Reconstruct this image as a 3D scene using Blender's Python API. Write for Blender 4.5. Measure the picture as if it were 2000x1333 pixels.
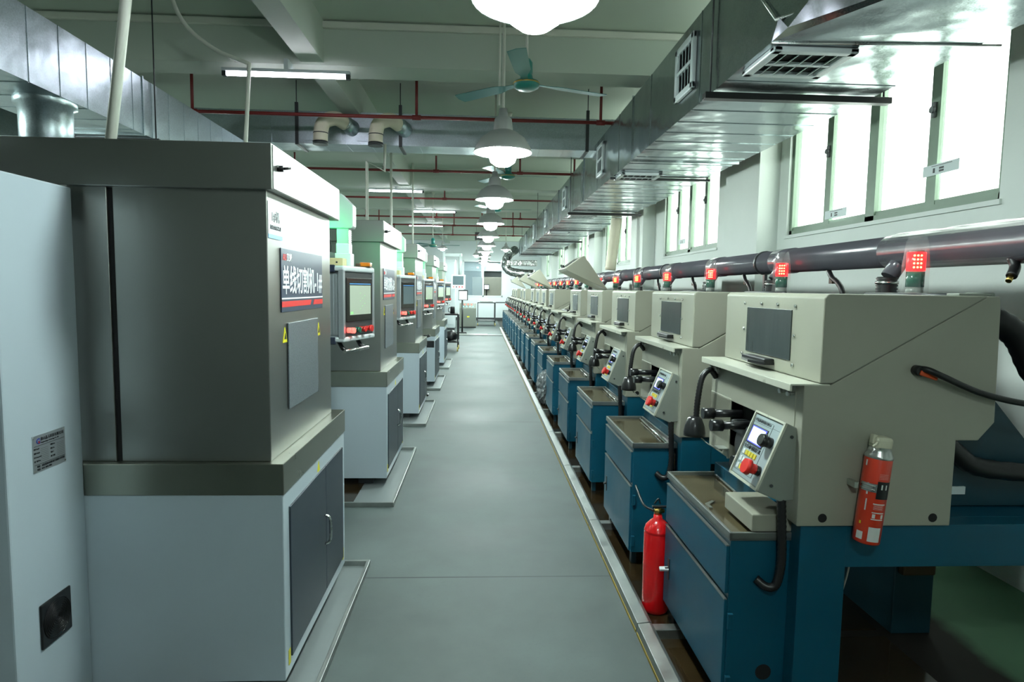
import bpy, bmesh, math, random
from mathutils import Vector, Matrix
random.seed(7)
for o in list(bpy.data.objects): bpy.data.objects.remove(o)
SC = bpy.context.scene
COL = SC.collection
PI = math.pi

# ------------------------------------------------------------------ camera
CAM_H = 1.6
FPX = 1215.0
def camera():
    cd = bpy.data.cameras.new('camera'); cd.sensor_width = 36.0; cd.sensor_fit = 'HORIZONTAL'
    cd.lens = 36.0 * FPX / 2000.0; cd.clip_start = 0.05; cd.clip_end = 200
    co = bpy.data.objects.new('camera', cd); COL.objects.link(co)
    y = Vector(((940 - 1000) / FPX, -(563 - 666.5) / FPX, 1.0)).normalized()   # world +Y in camera (x right, y up, z forward)
    u = Vector((math.sin(.0106), math.cos(.0106), 0)); u = (u - u.dot(y) * y).normalized()
    x = y.cross(u)
    if x.x < 0: x = -x
    R = Vector((x.x, y.x, u.x)); U = Vector((x.y, y.y, u.y)); D = Vector((x.z, y.z, u.z))
    co.matrix_world = Matrix(((R.x, U.x, -D.x, 0), (R.y, U.y, -D.y, 0), (R.z, U.z, -D.z, CAM_H), (0, 0, 0, 1)))
    SC.camera = co
camera()

# ------------------------------------------------------------------ world, exposure
SC.view_settings.view_transform = 'Standard'
SC.view_settings.look = 'None'
SC.view_settings.exposure = 1.33
SC.view_settings.gamma = 1.0
SC.view_settings.use_curve_mapping = False
w = bpy.data.worlds.new('overcast_sky'); SC.world = w; w.use_nodes = True
bg = w.node_tree.nodes['Background']; bg.inputs[0].default_value = (.86, 1, .90, 1); bg.inputs[1].default_value = 3.0
try:
    SC.cycles.max_bounces = 7; SC.cycles.diffuse_bounces = 4; SC.cycles.glossy_bounces = 4
    SC.cycles.transparent_max_bounces = 12; SC.cycles.transmission_bounces = 6
    SC.cycles.sample_clamp_indirect = 6.0; SC.cycles.use_denoising = True
    SC.cycles.caustics_reflective = False; SC.cycles.caustics_refractive = False
except Exception: pass
BULB = 90.0        # strength of the pendant bulbs
TUBE = 14.0        # strength of the fluorescent tubes

# ------------------------------------------------------------------ materials
def lin(c):
    return tuple(((v / 255) / 12.92 if v / 255 <= .04045 else ((v / 255 + .055) / 1.055) ** 2.4) for v in c)
MATS = {}
def mat(name, rgb, rough=.5, metal=0., var=0., vscale=8., bump=0., bscale=60., emit=None, es=0., alpha=None, trans=0., stretch=None, rvar=0., spec=.5, coat=0., rgb2=None, mlo=.2, mhi=.8):
    m = bpy.data.materials.new(name); m.use_nodes = True; MATS[name] = m
    nt = m.node_tree; b = nt.nodes['Principled BSDF']; L = nt.links
    c = lin(rgb) + (1,)
    b.inputs['Base Color'].default_value = c
    b.inputs['Roughness'].default_value = rough
    b.inputs['Metallic'].default_value = metal
    b.inputs['Specular IOR Level'].default_value = spec
    b.inputs['Coat Weight'].default_value = coat
    if trans: b.inputs['Transmission Weight'].default_value = trans
    if alpha is not None: b.inputs['Alpha'].default_value = alpha
    if emit: b.inputs['Emission Color'].default_value = lin(emit) + (1,); b.inputs['Emission Strength'].default_value = es
    if var or bump or rvar or rgb2:
        tc = nt.nodes.new('ShaderNodeTexCoord'); mp = nt.nodes.new('ShaderNodeMapping')
        L.new(tc.outputs['Object'], mp.inputs[0])
        if stretch: mp.inputs['Scale'].default_value = stretch
        if var or rvar or rgb2:
            n = nt.nodes.new('ShaderNodeTexNoise'); n.inputs['Scale'].default_value = vscale; n.inputs['Detail'].default_value = 6
            L.new(mp.outputs[0], n.inputs['Vector'])
            mr = nt.nodes.new('ShaderNodeMapRange'); mr.inputs[1].default_value = mlo; mr.inputs[2].default_value = mhi
            L.new(n.outputs[0], mr.inputs[0])
        if var or rgb2:
            mx = nt.nodes.new('ShaderNodeMix'); mx.data_type = 'RGBA'
            if rgb2: mx.inputs[6].default_value = c; mx.inputs[7].default_value = lin(rgb2) + (1,)
            else:
                mx.inputs[6].default_value = tuple(v * (1 - var) for v in c[:3]) + (1,)
                mx.inputs[7].default_value = tuple(min(1, v * (1 + var)) for v in c[:3]) + (1,)
            L.new(mr.outputs[0], mx.inputs[0]); L.new(mx.outputs[2], b.inputs['Base Color'])
        if rvar:
            m2 = nt.nodes.new('ShaderNodeMapRange'); m2.inputs[3].default_value = max(.02, rough - rvar); m2.inputs[4].default_value = rough + rvar
            L.new(mr.outputs[0], m2.inputs[0]); L.new(m2.outputs[0], b.inputs['Roughness'])
        if bump:
            n2 = nt.nodes.new('ShaderNodeTexNoise'); n2.inputs['Scale'].default_value = bscale; n2.inputs['Detail'].default_value = 3
            L.new(mp.outputs[0], n2.inputs['Vector'])
            bp = nt.nodes.new('ShaderNodeBump'); bp.inputs['Strength'].default_value = bump; bp.inputs['Distance'].default_value = .01
            L.new(n2.outputs[0], bp.inputs['Height']); L.new(bp.outputs[0], b.inputs['Normal'])
    return m
mat('plaster', (222, 229, 224), .75, var=.05, vscale=1.2, bump=.12, bscale=25)
mat('ceiling_paint', (196, 208, 194), .85, var=.05, vscale=.8)
mat('beam_paint', (188, 200, 188), .85, var=.05, vscale=.8)
mat('far_plaster', (214, 222, 224), .8, var=.05, vscale=1.5)
mat('beige', (156, 157, 142), .36, var=.06, vscale=2.5, rvar=.07, bump=.03, bscale=9, spec=.5)
mat('beige_edge', (196, 198, 182), .3, var=.05, rvar=.05)
mat('boxgrey', (134, 140, 132), .35, var=.04, rvar=.05)
mat('panelface', (158, 172, 176), .3, var=.03)
mat('blue', (8, 76, 98), .42, var=.16, vscale=3, rvar=.08, bump=.03, bscale=12, spec=.35)
mat('blue_dark', (14, 56, 68), .45, var=.2, vscale=4)
mat('white_paint', (182, 196, 205), .3, var=.02, vscale=1.5, rvar=.04)
mat('door_grey', (46, 56, 65), .45, var=.03, spec=.35)
mat('stainless', (158, 160, 156), .36, metal=1., var=.02, vscale=2, rvar=.02)
mat('stainless_trim', (160, 162, 150), .3, metal=1., var=.06, vscale=4, rvar=.05)
mat('steel_bright', (205, 208, 205), .28, metal=1., var=.08, rvar=.08)
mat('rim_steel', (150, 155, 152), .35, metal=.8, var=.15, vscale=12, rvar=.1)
mat('tray_floor', (146, 154, 154), .35, metal=.4, var=.05, vscale=2, rvar=.02)
mat('oily', (44, 34, 20), .12, var=.4, vscale=6, spec=.6)
mat('oily_tray', (96, 88, 66), .1, var=.3, vscale=9, spec=.7, rgb2=(58, 50, 34))
mat('dark_floor_dirt', (20, 16, 12), .3)
mat('black', (18, 19, 20), .35, var=.1)
mat('black_plastic', (24, 25, 27), .28, var=.1)
mat('black_void', (8, 8, 9), .7)
mat('dark_grey', (50, 54, 56), .4, var=.1)
mat('rubber', (22, 22, 24), .4)
mat('window_dark', (58, 66, 66), .22, var=.1, vscale=4, rvar=.06, stretch=(1, 8, 1))
mat('frosted', (104, 112, 118), .4, metal=.3, var=.3, vscale=160, bump=.2, bscale=200)
mat('red', (205, 16, 20), .25, coat=.4)
mat('red_button', (214, 40, 34), .35)
mat('red_pipe', (106, 30, 26), .5, var=.15)
mat('orange', (214, 80, 28), .35)
mat('amber', (205, 120, 20), .25)
mat('can_red', (206, 56, 30), .28, coat=.3)
mat('can_white', (218, 222, 218), .4)
mat('nozzle', (206, 204, 180), .35)
mat('label_black', (20, 22, 24), .35)
mat('white_print', (235, 238, 240), .5)
mat('black_print', (28, 32, 38), .5)
mat('red_print', (214, 40, 36), .4)
mat('blue_print', (40, 60, 150), .4)
mat('sign_blue', (52, 66, 88), .3)
mat('yellow', (224, 214, 40), .45)
mat('yellow_wheel', (206, 190, 110), .5)
mat('yellow_key', (222, 202, 60), .4)
mat('yellow_kerb', (150, 128, 40), .6, var=.35, vscale=14)
mat('paper', (214, 226, 226), .6)
mat('screen_glass', (34, 36, 36), .15)
mat('screen_on', (150, 165, 150), .25, emit=(158, 170, 150), es=.22)
mat('screen_off', (70, 84, 88), .15, emit=(70, 90, 96), es=.2)
mat('screen_green', (120, 170, 110), .3, emit=(110, 190, 110), es=.5)
mat('screen_line', (60, 130, 190), .3, emit=(60, 130, 200), es=.6)
mat('lcd', (200, 225, 245), .2, emit=(196, 222, 246), es=1.0)
mat('lcd_edge', (70, 70, 200), .2, emit=(70, 80, 220), es=.7)
mat('aluminium', (190, 198, 204), .33, metal=.75, var=.04, rvar=.05)
mat('pale_plastic', (210, 220, 222), .35)
mat('navy_plastic', (44, 52, 70), .35)
mat('cream_box', (206, 198, 150), .5)
mat('column_grey', (170, 182, 180), .4, var=.03)
mat('pvc', (92, 92, 100), .2, var=.06, rvar=.04, spec=.6)
mat('conduit', (214, 218, 206), .4)
mat('lamp_shade', (176, 180, 178), .4, metal=.3)
mat('lamp_inner', (240, 245, 245), .5)
mat('bulb', (255, 255, 255), .4, emit=(238, 255, 250), es=BULB)
mat('bulb_dim', (255, 255, 255), .4, emit=(238, 255, 250), es=BULB * .4)
mat('bulb_bright', (255, 255, 255), .4, emit=(238, 255, 250), es=BULB * 1.8)
mat('tube', (255, 255, 255), .4, emit=(246, 240, 255), es=TUBE)
mat('fan_teal', (20, 126, 116), .3, coat=.3)
mat('fan_blade', (60, 128, 124), .35, metal=.3)
mat('brass', (190, 160, 90), .3, metal=1.)
mat('green_lens', (12, 96, 74), .2, coat=.4)
mat('red_lens', (230, 20, 24), .2, emit=(255, 20, 24), es=1.6)
mat('led', (255, 150, 60), .3, emit=(255, 150, 70), es=7)
mat('green_lamp', (120, 255, 190), .3, emit=(60, 255, 150), es=22.)
mat('red_lamp', (255, 80, 70), .3, emit=(255, 80, 70), es=1.5)
mat('cyan_lamp', (120, 230, 215), .3, emit=(120, 230, 215), es=1.)
mat('window_frame', (120, 140, 122), .5, var=.08)
mat('window_frame_far', (200, 206, 206), .4, metal=.3)
mat('insulation', (206, 202, 180), .6, var=.06)
mat('tarp', (120, 126, 128), .3, var=.3, vscale=14, bump=.6, bscale=20)
mat('bag', (16, 17, 19), .4, bump=.8, bscale=12)
mat('wire_white', (200, 200, 190), .4)
mat('brown_dark', (60, 42, 18), .5, var=.3)
mat('grey_cabinet', (112, 118, 108), .4)
mat('keycap_white', (228, 232, 232), .4)
mat('teal_trim', (30, 110, 120), .4)
# clear bag film: thin sheet that mostly lets light through
def film(name, mixf, rgb, rough):
    m = bpy.data.materials.new(name); m.use_nodes = True; MATS[name] = m; nt = m.node_tree
    b = nt.nodes['Principled BSDF']; out = nt.nodes['Material Output']
    b.inputs['Base Color'].default_value = lin(rgb) + (1,); b.inputs['Roughness'].default_value = rough
    t = nt.nodes.new('ShaderNodeBsdfTransparent'); mx = nt.nodes.new('ShaderNodeMixShader'); mx.inputs[0].default_value = mixf
    nt.links.new(t.outputs[0], mx.inputs[1]); nt.links.new(b.outputs[0], mx.inputs[2]); nt.links.new(mx.outputs[0], out.inputs[0])
film('clear_film', .1, (225, 230, 228), .12)
film('window_pane', .12, (226, 240, 226), .3)
film('office_glass', .3, (170, 190, 200), .03)
def galv(name, rgb, rough, wave, vs, bumpv):
    m = mat(name, rgb, rough, metal=1.); nt = m.node_tree; L = nt.links; b = nt.nodes['Principled BSDF']
    tc = nt.nodes.new('ShaderNodeTexCoord')
    v = nt.nodes.new('ShaderNodeTexVoronoi'); v.inputs['Scale'].default_value = vs; L.new(tc.outputs['Object'], v.inputs['Vector'])
    mx = nt.nodes.new('ShaderNodeMix'); mx.data_type = 'RGBA'; c = lin(rgb)
    mx.inputs[6].default_value = tuple(x * .86 for x in c) + (1,); mx.inputs[7].default_value = tuple(min(1, x * 1.12) for x in c) + (1,)
    L.new(v.outputs['Color'], mx.inputs[0]); L.new(mx.outputs[2], b.inputs['Base Color'])
    mr = nt.nodes.new('ShaderNodeMapRange'); mr.inputs[3].default_value = rough - .05; mr.inputs[4].default_value = rough + .07
    L.new(v.outputs['Color'], mr.inputs[0]); L.new(mr.outputs[0], b.inputs['Roughness'])
    n = nt.nodes.new('ShaderNodeTexNoise'); n.inputs['Scale'].default_value = wave; n.inputs['Detail'].default_value = 2; L.new(tc.outputs['Object'], n.inputs['Vector'])
    bp = nt.nodes.new('ShaderNodeBump'); bp.inputs['Strength'].default_value = bumpv; bp.inputs['Distance'].default_value = .05
    L.new(n.outputs[0], bp.inputs['Height']); L.new(bp.outputs[0], b.inputs['Normal'])
galv('galvanised', (176, 190, 194), .34, 3.5, 130, .25)
galv('galvanised_thin', (168, 178, 180), .2, 2.6, 160, .45)
galv('foil', (180, 184, 182), .25, 7, 60, .8)

def floor_material():
    m = mat('epoxy_floor', (96, 108, 106), .32, spec=.4); nt = m.node_tree; L = nt.links; b = nt.nodes['Principled BSDF']
    N = nt.nodes.new
    tc = N('ShaderNodeTexCoord'); sx = N('ShaderNodeSeparateXYZ'); L.new(tc.outputs['Object'], sx.inputs[0])
    n = N('ShaderNodeTexNoise'); n.inputs['Scale'].default_value = 1.1; n.inputs['Detail'].default_value = 8; L.new(tc.outputs['Object'], n.inputs['Vector'])
    n3 = N('ShaderNodeTexNoise'); n3.inputs['Scale'].default_value = 60; n3.inputs['Detail'].default_value = 4; L.new(tc.outputs['Object'], n3.inputs['Vector'])
    def mixc(a, bb, fac):
        x = N('ShaderNodeMix'); x.data_type = 'RGBA'
        for s, v in ((6, a), (7, bb)):
            if isinstance(v, tuple): x.inputs[s].default_value = lin(v) + (1,)
            else: L.new(v, x.inputs[s])
        if isinstance(fac, float): x.inputs[0].default_value = fac
        else: L.new(fac, x.inputs[0])
        return x.outputs[2]
    def rng(sock, a, bb, c=0., d=1.):
        x = N('ShaderNodeMapRange'); x.inputs[1].default_value = a; x.inputs[2].default_value = bb; x.inputs[3].default_value = c; x.inputs[4].default_value = d
        L.new(sock, x.inputs[0]); return x.outputs[0]
    c = mixc((64, 74, 73), (88, 99, 97), rng(n.outputs[0], .35, .65))
    c = mixc(c, (70, 80, 80), rng(n3.outputs[0], .55, .8, 0, .35))
    # joints across the aisle
    mm = N('ShaderNodeMath'); mm.operation = 'MODULO'; ad = N('ShaderNodeMath'); ad.operation = 'ADD'; ad.inputs[1].default_value = 40.3 - 3.33
    L.new(sx.outputs[1], ad.inputs[0]); L.new(ad.outputs[0], mm.inputs[0]); mm.inputs[1].default_value = 4.03
    cmp_ = N('ShaderNodeMath'); cmp_.operation = 'LESS_THAN'; cmp_.inputs[1].default_value = .012; L.new(mm.outputs[0], cmp_.inputs[0])
    c = mixc(c, (48, 56, 56), cmp_.outputs[0])
    # darker floor colour below the machines and the old green paint by the wall
    nadd = N('ShaderNodeMath'); nadd.operation = 'MULTIPLY_ADD'; nadd.inputs[1].default_value = .5; L.new(n.outputs[0], nadd.inputs[0]); L.new(sx.outputs[0], nadd.inputs[2])
    c = mixc(c, (30, 26, 20), rng(sx.outputs[0], .80, .82))
    c = mixc(c, (88, 128, 98), rng(nadd.outputs[0], 2.42, 2.5))
    L.new(c, b.inputs['Base Color'])
    L.new(rng(n.outputs[0], .3, .7, .58, .7), b.inputs['Roughness'])
floor_material()

# ------------------------------------------------------------------ mesh helpers
def box(bm, x0, x1, y0, y1, z0, z1, bev=0., seg=2):
    r = bmesh.ops.create_cube(bm, size=1)
    for v in r['verts']:
        v.co = Vector((x0 + (v.co.x + .5) * (x1 - x0), y0 + (v.co.y + .5) * (y1 - y0), z0 + (v.co.z + .5) * (z1 - z0)))
    if bev:
        es = list({e for v in r['verts'] for e in v.link_edges})
        bmesh.ops.bevel(bm, geom=es, offset=bev, segments=seg, affect='EDGES', profile=.5)
    return bm
def prism(bm, pts, axis, a, b, bev=0.):
    """polygon pts in the two other axes, extruded along axis from a to b"""
    def P(p, t):
        if axis == 'x': return Vector((t, p[0], p[1]))
        if axis == 'y': return Vector((p[0], t, p[1]))
        return Vector((p[0], p[1], t))
    va = [bm.verts.new(P(p, a)) for p in pts]; vb = [bm.verts.new(P(p, b)) for p in pts]
    fs = [bm.faces.new(va), bm.faces.new(vb[::-1])]
    n = len(pts)
    for i in range(n): fs.append(bm.faces.new((va[i], vb[i], vb[(i + 1) % n], va[(i + 1) % n])))
    bmesh.ops.recalc_face_normals(bm, faces=fs)
    if bev:
        es = list({e for v in va + vb for e in v.link_edges})
        bmesh.ops.bevel(bm, geom=es, offset=bev, segments=2, affect='EDGES', profile=.5)
    return bm
def frame_of(d):
    d = d.normalized(); a = Vector((0, 0, 1)) if abs(d.z) < .9 else Vector((1, 0, 0))
    u = d.cross(a).normalized(); return u, d.cross(u).normalized()
def cyl(bm, p0, p1, r, r2=None, seg=20, cap=True):
    p0, p1 = Vector(p0), Vector(p1); r2 = r if r2 is None else r2
    u, v = frame_of(p1 - p0)
    A = [bm.verts.new(p0 + (u * math.cos(2 * PI * i / seg) + v * math.sin(2 * PI * i / seg)) * r) for i in range(seg)]
    B = [bm.verts.new(p1 + (u * math.cos(2 * PI * i / seg) + v * math.sin(2 * PI * i / seg)) * r2) for i in range(seg)]
    fs = [bm.faces.new((A[i], A[(i + 1) % seg], B[(i + 1) % seg], B[i])) for i in range(seg)]
    for f in fs: f.smooth = True
    if cap: fs += [bm.faces.new(A[::-1]), bm.faces.new(B)]
    bmesh.ops.recalc_face_normals(bm, faces=fs)
    return bm
def tube(bm, pts, r, seg=12, ribs=0., cap=True):
    pts = [Vector(p) for p in pts]; n = len(pts); rings = []
    u = None
    for i, p in enumerate(pts):
        d = (pts[min(i + 1, n - 1)] - pts[max(i - 1, 0)]).normalized()
        if u is None: u, v = frame_of(d)
        else: u = (u - d * u.dot(d)).normalized(); v = d.cross(u)
        rr = (r[i] if isinstance(r, (list, tuple)) else r) * (1 + (ribs if i % 2 else -ribs))
        rings.append([bm.verts.new(p + (u * math.cos(2 * PI * k / seg) + v * math.sin(2 * PI * k / seg)) * rr) for k in range(seg)])
    fs = []
    for a, b in zip(rings, rings[1:]):
        for k in range(seg):
            f = bm.faces.new((a[k], a[(k + 1) % seg], b[(k + 1) % seg], b[k])); f.smooth = True; fs.append(f)
    if cap: fs += [bm.faces.new(rings[0][::-1]), bm.faces.new(rings[-1])]
    bmesh.ops.recalc_face_normals(bm, faces=fs)
    return bm
def curve(ctrl, n=16):
    """Catmull-Rom through control points"""
    c = [Vector(p) for p in ctrl]; c = [c[0] * 2 - c[1]] + c + [c[-1] * 2 - c[-2]]; out = []
    for i in range(1, len(c) - 2):
        for k in range(n):
            t = k / n; a, b, d, e = c[i - 1], c[i], c[i + 1], c[i + 2]
            out.append(.5 * ((2 * b) + (d - a) * t + (2 * a - 5 * b + 4 * d - e) * t * t + (3 * b - a - 3 * d + e) * t ** 3))
    out.append(c[-2]); return out
def lathe(bm, prof, c, seg=32, close=False):
    """prof: (radius, z) list about the vertical axis through c"""
    c = Vector(c); rings = []
    for r, z in prof:
        if r < 1e-6: rings.append([bm.verts.new(c + Vector((0, 0, z)))])
        else: rings.append([bm.verts.new(c + Vector((r * math.cos(2 * PI * k / seg), r * math.sin(2 * PI * k / seg), z))) for k in range(seg)])
    fs = []
    for a, b in zip(rings, rings[1:]):
        for k in range(seg):
            k2 = (k + 1) % seg
            if len(a) == 1 and len(b) == 1: continue
            if len(a) == 1: f = bm.faces.new((a[0], b[k2], b[k]))
            elif len(b) == 1: f = bm.faces.new((a[k], a[k2], b[0]))
            else: f = bm.faces.new((a[k], a[k2], b[k2], b[k]))
            f.smooth = True; fs.append(f)
    if close: bmesh.ops.recalc_face_normals(bm, faces=fs)
    return bm
NB = bmesh.new
SPLIT = {'bolt_hole', 'hinge', 'metal_rim', 'hanger_rod', 'foot', 'end_frame', 'handle_bracket', 'band', 'hazard_triangle', 'hazard_mark', 'warning_sticker', 'rivet', 'side_screw', 'corner_cap', 'window_screw', 'duct_collar', 'feet', 'chain', 'flange'}
def islands(bm):
    seen = set(); out = []
    for v in bm.verts:
        if v in seen: continue
        st = [v]; seen.add(v); isl = []
        while st:
            q = st.pop(); isl.append(q)
            for e in q.link_edges:
                o2 = e.other_vert(q)
                if o2 not in seen: seen.add(o2); st.append(o2)
        out.append(isl)
    return out
def obj(name, bm, m, parent=None, label=None, smooth=False, shift=True):
    if name in SPLIT:
        bm.verts.index_update(); groups = [set(v.index for v in i) for i in islands(bm)]
        if len(groups) > 1:
            first = None
            for g in groups:
                b2 = bm.copy(); b2.verts.ensure_lookup_table()
                bmesh.ops.delete(b2, geom=[v for v in b2.verts if v.index not in g], context='VERTS')
                o = obj1(name, b2, m, parent, label, smooth); first = first or o
            bm.free(); return first
    return obj1(name, bm, m, parent, label, smooth, shift)
def obj1(name, bm, m, parent=None, label=None, smooth=False, shift=True):
    """link bm as one mesh object; with a parent the coordinates given are world ones and are moved to the parent's frame"""
    me = bpy.data.meshes.new(name)
    if parent is not None and shift:
        off = parent.matrix_world.translation.copy() if parent.parent is None else parent['_o'] if '_o' in parent else Vector((0, 0, 0))
        q = parent
        while q.parent: q = q.parent
        off = q.location
        bmesh.ops.translate(bm, verts=bm.verts, vec=-Vector(off))
    bm.to_mesh(me); bm.free()
    if isinstance(m, str): m = [m]
    for x in m: me.materials.append(MATS[x])
    if smooth:
        for p in me.polygons: p.use_smooth = True
    o = bpy.data.objects.new(name, me); COL.objects.link(o)
    if parent is not None: o.parent = parent
    if label: o['label'] = label
    return o
def thing(name, label, cat, loc=(0, 0, 0), group=None):
    o = bpy.data.objects.new(name, None); COL.objects.link(o); o.location = loc; o.empty_display_size = .1
    o['label'] = label; o['category'] = cat
    if group: o['group'] = group
    return o
def tag(o, label, cat, group=None, kind=None):
    o['label'] = label; o['category'] = cat
    if group: o['group'] = group
    if kind: o['kind'] = kind
    return o
def struct(name, bm, m):
    o = obj(name, bm, m); o['kind'] = 'structure'; return o
def kids(o): return [c for c in bpy.data.objects if c.parent == o]
def dup(root, loc, label, group=None, skip=()):
    r = root.copy(); COL.objects.link(r); r.location = loc; r['label'] = label
    if group: r['group'] = group
    for ch in kids(root):
        if ch.name.split('.')[0] in skip: continue
        c = ch.copy(); COL.objects.link(c); c.parent = r
        for g in kids(ch):
            d = g.copy(); COL.objects.link(d); d.parent = c
    return r
def text(name, s, size, origin, right, up, m, parent, ext=.0006, off=0., align='LEFT', xs=1.0):
    cu = bpy.data.curves.new('t', 'FONT'); cu.body = s; cu.size = size; cu.extrude = ext; cu.offset = off; cu.align_x = align; cu.align_y = 'CENTER'
    cu.resolution_u = 2
    o = bpy.data.objects.new('t', cu); COL.objects.link(o)
    dg = bpy.context.evaluated_depsgraph_get(); me = bpy.data.meshes.new_from_object(o.evaluated_get(dg)); bpy.data.objects.remove(o)
    r = Vector(right).normalized(); u = Vector(up).normalized(); n = r.cross(u)
    q = parent
    while q.parent: q = q.parent
    og = Vector(origin) - q.location
    me.transform(Matrix(((r.x * xs, u.x, n.x, og.x), (r.y * xs, u.y, n.y, og.y), (r.z * xs, u.z, n.z, og.z), (0, 0, 0, 1))))
    me.materials.clear(); me.materials.append(MATS[m]); me.name = name
    o = bpy.data.objects.new(name, me); COL.objects.link(o); o.parent = parent
    return o

NUM = ['first', 'second', 'third', 'fourth', 'fifth', 'sixth', 'seventh', 'eighth', 'ninth', 'tenth', 'eleventh', 'twelfth', 'thirteenth', 'fourteenth', 'fifteenth', 'sixteenth', 'seventeenth', 'eighteenth']

# ------------------------------------------------------------------ the room
ZC, ZB = 4.17, 3.75            # slab underside, beam soffit
XL, XR, YN, YF = -7.0, 2.95, -9.0, 31.0
b = box(NB(), XL, XR + .25, YN - .2, YF + 6, -.1, 0); struct('floor', b, 'epoxy_floor')
b = box(NB(), XL, XR + .25, YN - .2, YF + 6, ZC, ZC + .15); struct('ceiling', b, 'ceiling_paint')
b = box(NB(), XL - .2, XL, YN - .2, YF + .2, 0, ZC); struct('wall_left', b, 'plaster')
b = box(NB(), XL, XR + .25, YN - .2, YN, 0, ZC); struct('wall_near', b, 'plaster')
WIN = [(3.47, 5.97), (7.75, 10.05), (12.3, 14.9), (16.8, 19.4), (21.3, 23.9), (26.0, 28.4)]
WZ0, WZ1 = 2.15, 3.75
b = NB(); box(b, XR, XR + .22, YN, YF, 0, WZ0); box(b, XR, XR + .22, YN, YF, WZ1, ZC)
e = YN
for a, c in WIN + [(YF, YF)]:
    if a > e: box(b, XR, XR + .22, e, a, WZ0, WZ1)
    e = c
struct('wall_right', b, 'plaster')
for i, y in enumerate((6.15, 10.6, 15.2, 19.8, 24.4)):
    struct('trim_%d' % (i + 1), box(NB(), 2.74, XR, y, y + .85, 0, ZC), 'plaster')
for i, (a, c) in enumerate(WIN):
    r = bpy.data.objects.new('window_%d' % (i + 1), None); COL.objects.link(r); r.location = (XR + .06, a, WZ0); r['kind'] = 'structure'
    b = NB(); x0, x1 = XR + .03, XR + .09; t = .045
    box(b, x0, x1, a, c, WZ0, WZ0 + t); box(b, x0, x1, a, c, WZ1 - t, WZ1); box(b, x0, x1, a, a + t, WZ0, WZ1); box(b, x0, x1, c - t, c, WZ0, WZ1)
    mid = (a + c) / 2; box(b, x0, x1, mid - .055, mid + .055, WZ0, WZ1)
    obj('window_frame', b, 'window_frame', r)
    for s, e in ((a + t, mid - .055), (mid + .055, c - t)):
        m2 = (s + e) / 2; b = NB()
        box(b, x0 + .012, x1 - .012, m2 - .045, m2 + .045, WZ0 + t, WZ1 - t)
        box(b, x0 + .015, x1 - .02, s, e, WZ0 + t, WZ0 + t + .03)
        sh = obj('sash', b, 'window_frame', r)
        b = NB(); box(b, x0 - .01, x0 + .012, m2 - .014, m2 + .014, WZ0 + .62, WZ0 + .72, .004); cyl(b, (x0 - .02, m2, WZ0 + .67), (x0, m2, WZ0 + .67), .022); obj('latch', b, 'dark_grey', sh)
        for (p, q) in ((s, m2 - .045), (m2 + .045, e)):
            obj('pane', box(NB(), x0 + .028, x0 + .033, p, q, WZ0 + t + .03, WZ1 - t), 'window_pane', sh)
    struct('window_sill_%d' % (i + 1), box(NB(), XR - .015, XR + .03, a - .02, c + .02, WZ0 - .03, WZ0), 'plaster')
# far wall with the two-part opening into the next room
FW0, FW1, FZ0, FZ1 = -.92, 1.05, 1.17, 2.95
b = NB(); box(b, XL, FW0, YF, YF + .2, 0, ZC); box(b, FW1, XR, YF, YF + .2, 0, ZC); box(b, FW0, FW1, YF, YF + .2, 0, FZ0); box(b, FW0, FW1, YF, YF + .2, FZ1, ZC)
struct('wall_far', b, 'far_plaster')
struct('baseboard_far', box(NB(), XL, XR, YF - .02, YF, 0, .14), 'dark_grey')
r = bpy.data.objects.new('window_7', None); COL.objects.link(r); r.location = (0, YF, FZ0); r['kind'] = 'structure'
b = NB()
for x in (FW0, .06, FW1 - .05): box(b, x, x + .06, YF - .02, YF + .1, FZ0, FZ1)
box(b, FW0, FW1, YF - .02, YF + .1, FZ1 - .06, FZ1); box(b, FW0, FW1, YF - .02, YF + .1, FZ0, FZ0 + .06)
obj('window_frame', b, 'window_frame_far', r)
obj('pane', box(NB(), FW0 + .06, .06, YF + .03, YF + .04, FZ0 + .06, FZ1 - .06), 'office_glass', r)
b = NB(); box(b, XL, XR + .25, YF + 6, YF + 6.1, 0, ZC); struct('wall_rear', b, 'far_plaster')
b = NB(); box(b, XL - .2, XL, YF + .2, YF + 6, 0, ZC); box(b, XR + .1, XR + .3, YF + .2, YF + 6, 0, ZC); struct('wall_side', b, 'far_plaster')
# beams
n = 10
BY = (-8.43, -4.73, -1.03, 2.67, 6.37, 10.07, 13.77, 17.47, 21.17, 24.87, 28.57)
for y in BY:
    struct('trim_%d' % n, box(NB(), XL, XR, y, y + .38, ZB, ZC), 'beam_paint'); n += 1
BE = [-8.99] + list(BY) + [30.99]
for i in range(len(BE) - 1):
    y0 = BE[i] + (.38 if 0 < i else 0)
    for x in (-1.78, -5.2):
        struct('trim_%d' % n, box(NB(), x, x + .22, y0, BE[i + 1], ZB + .02, ZC), 'beam_paint'); n += 1
b = box(NB(), XL, XR, 6.33, 6.37, 4.09, 4.15, .005); o = obj('cable_trunking', b, 'conduit'); tag(o, 'cream cable trunking running along the ceiling beam nearest the camera', 'cable trunking')

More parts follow.
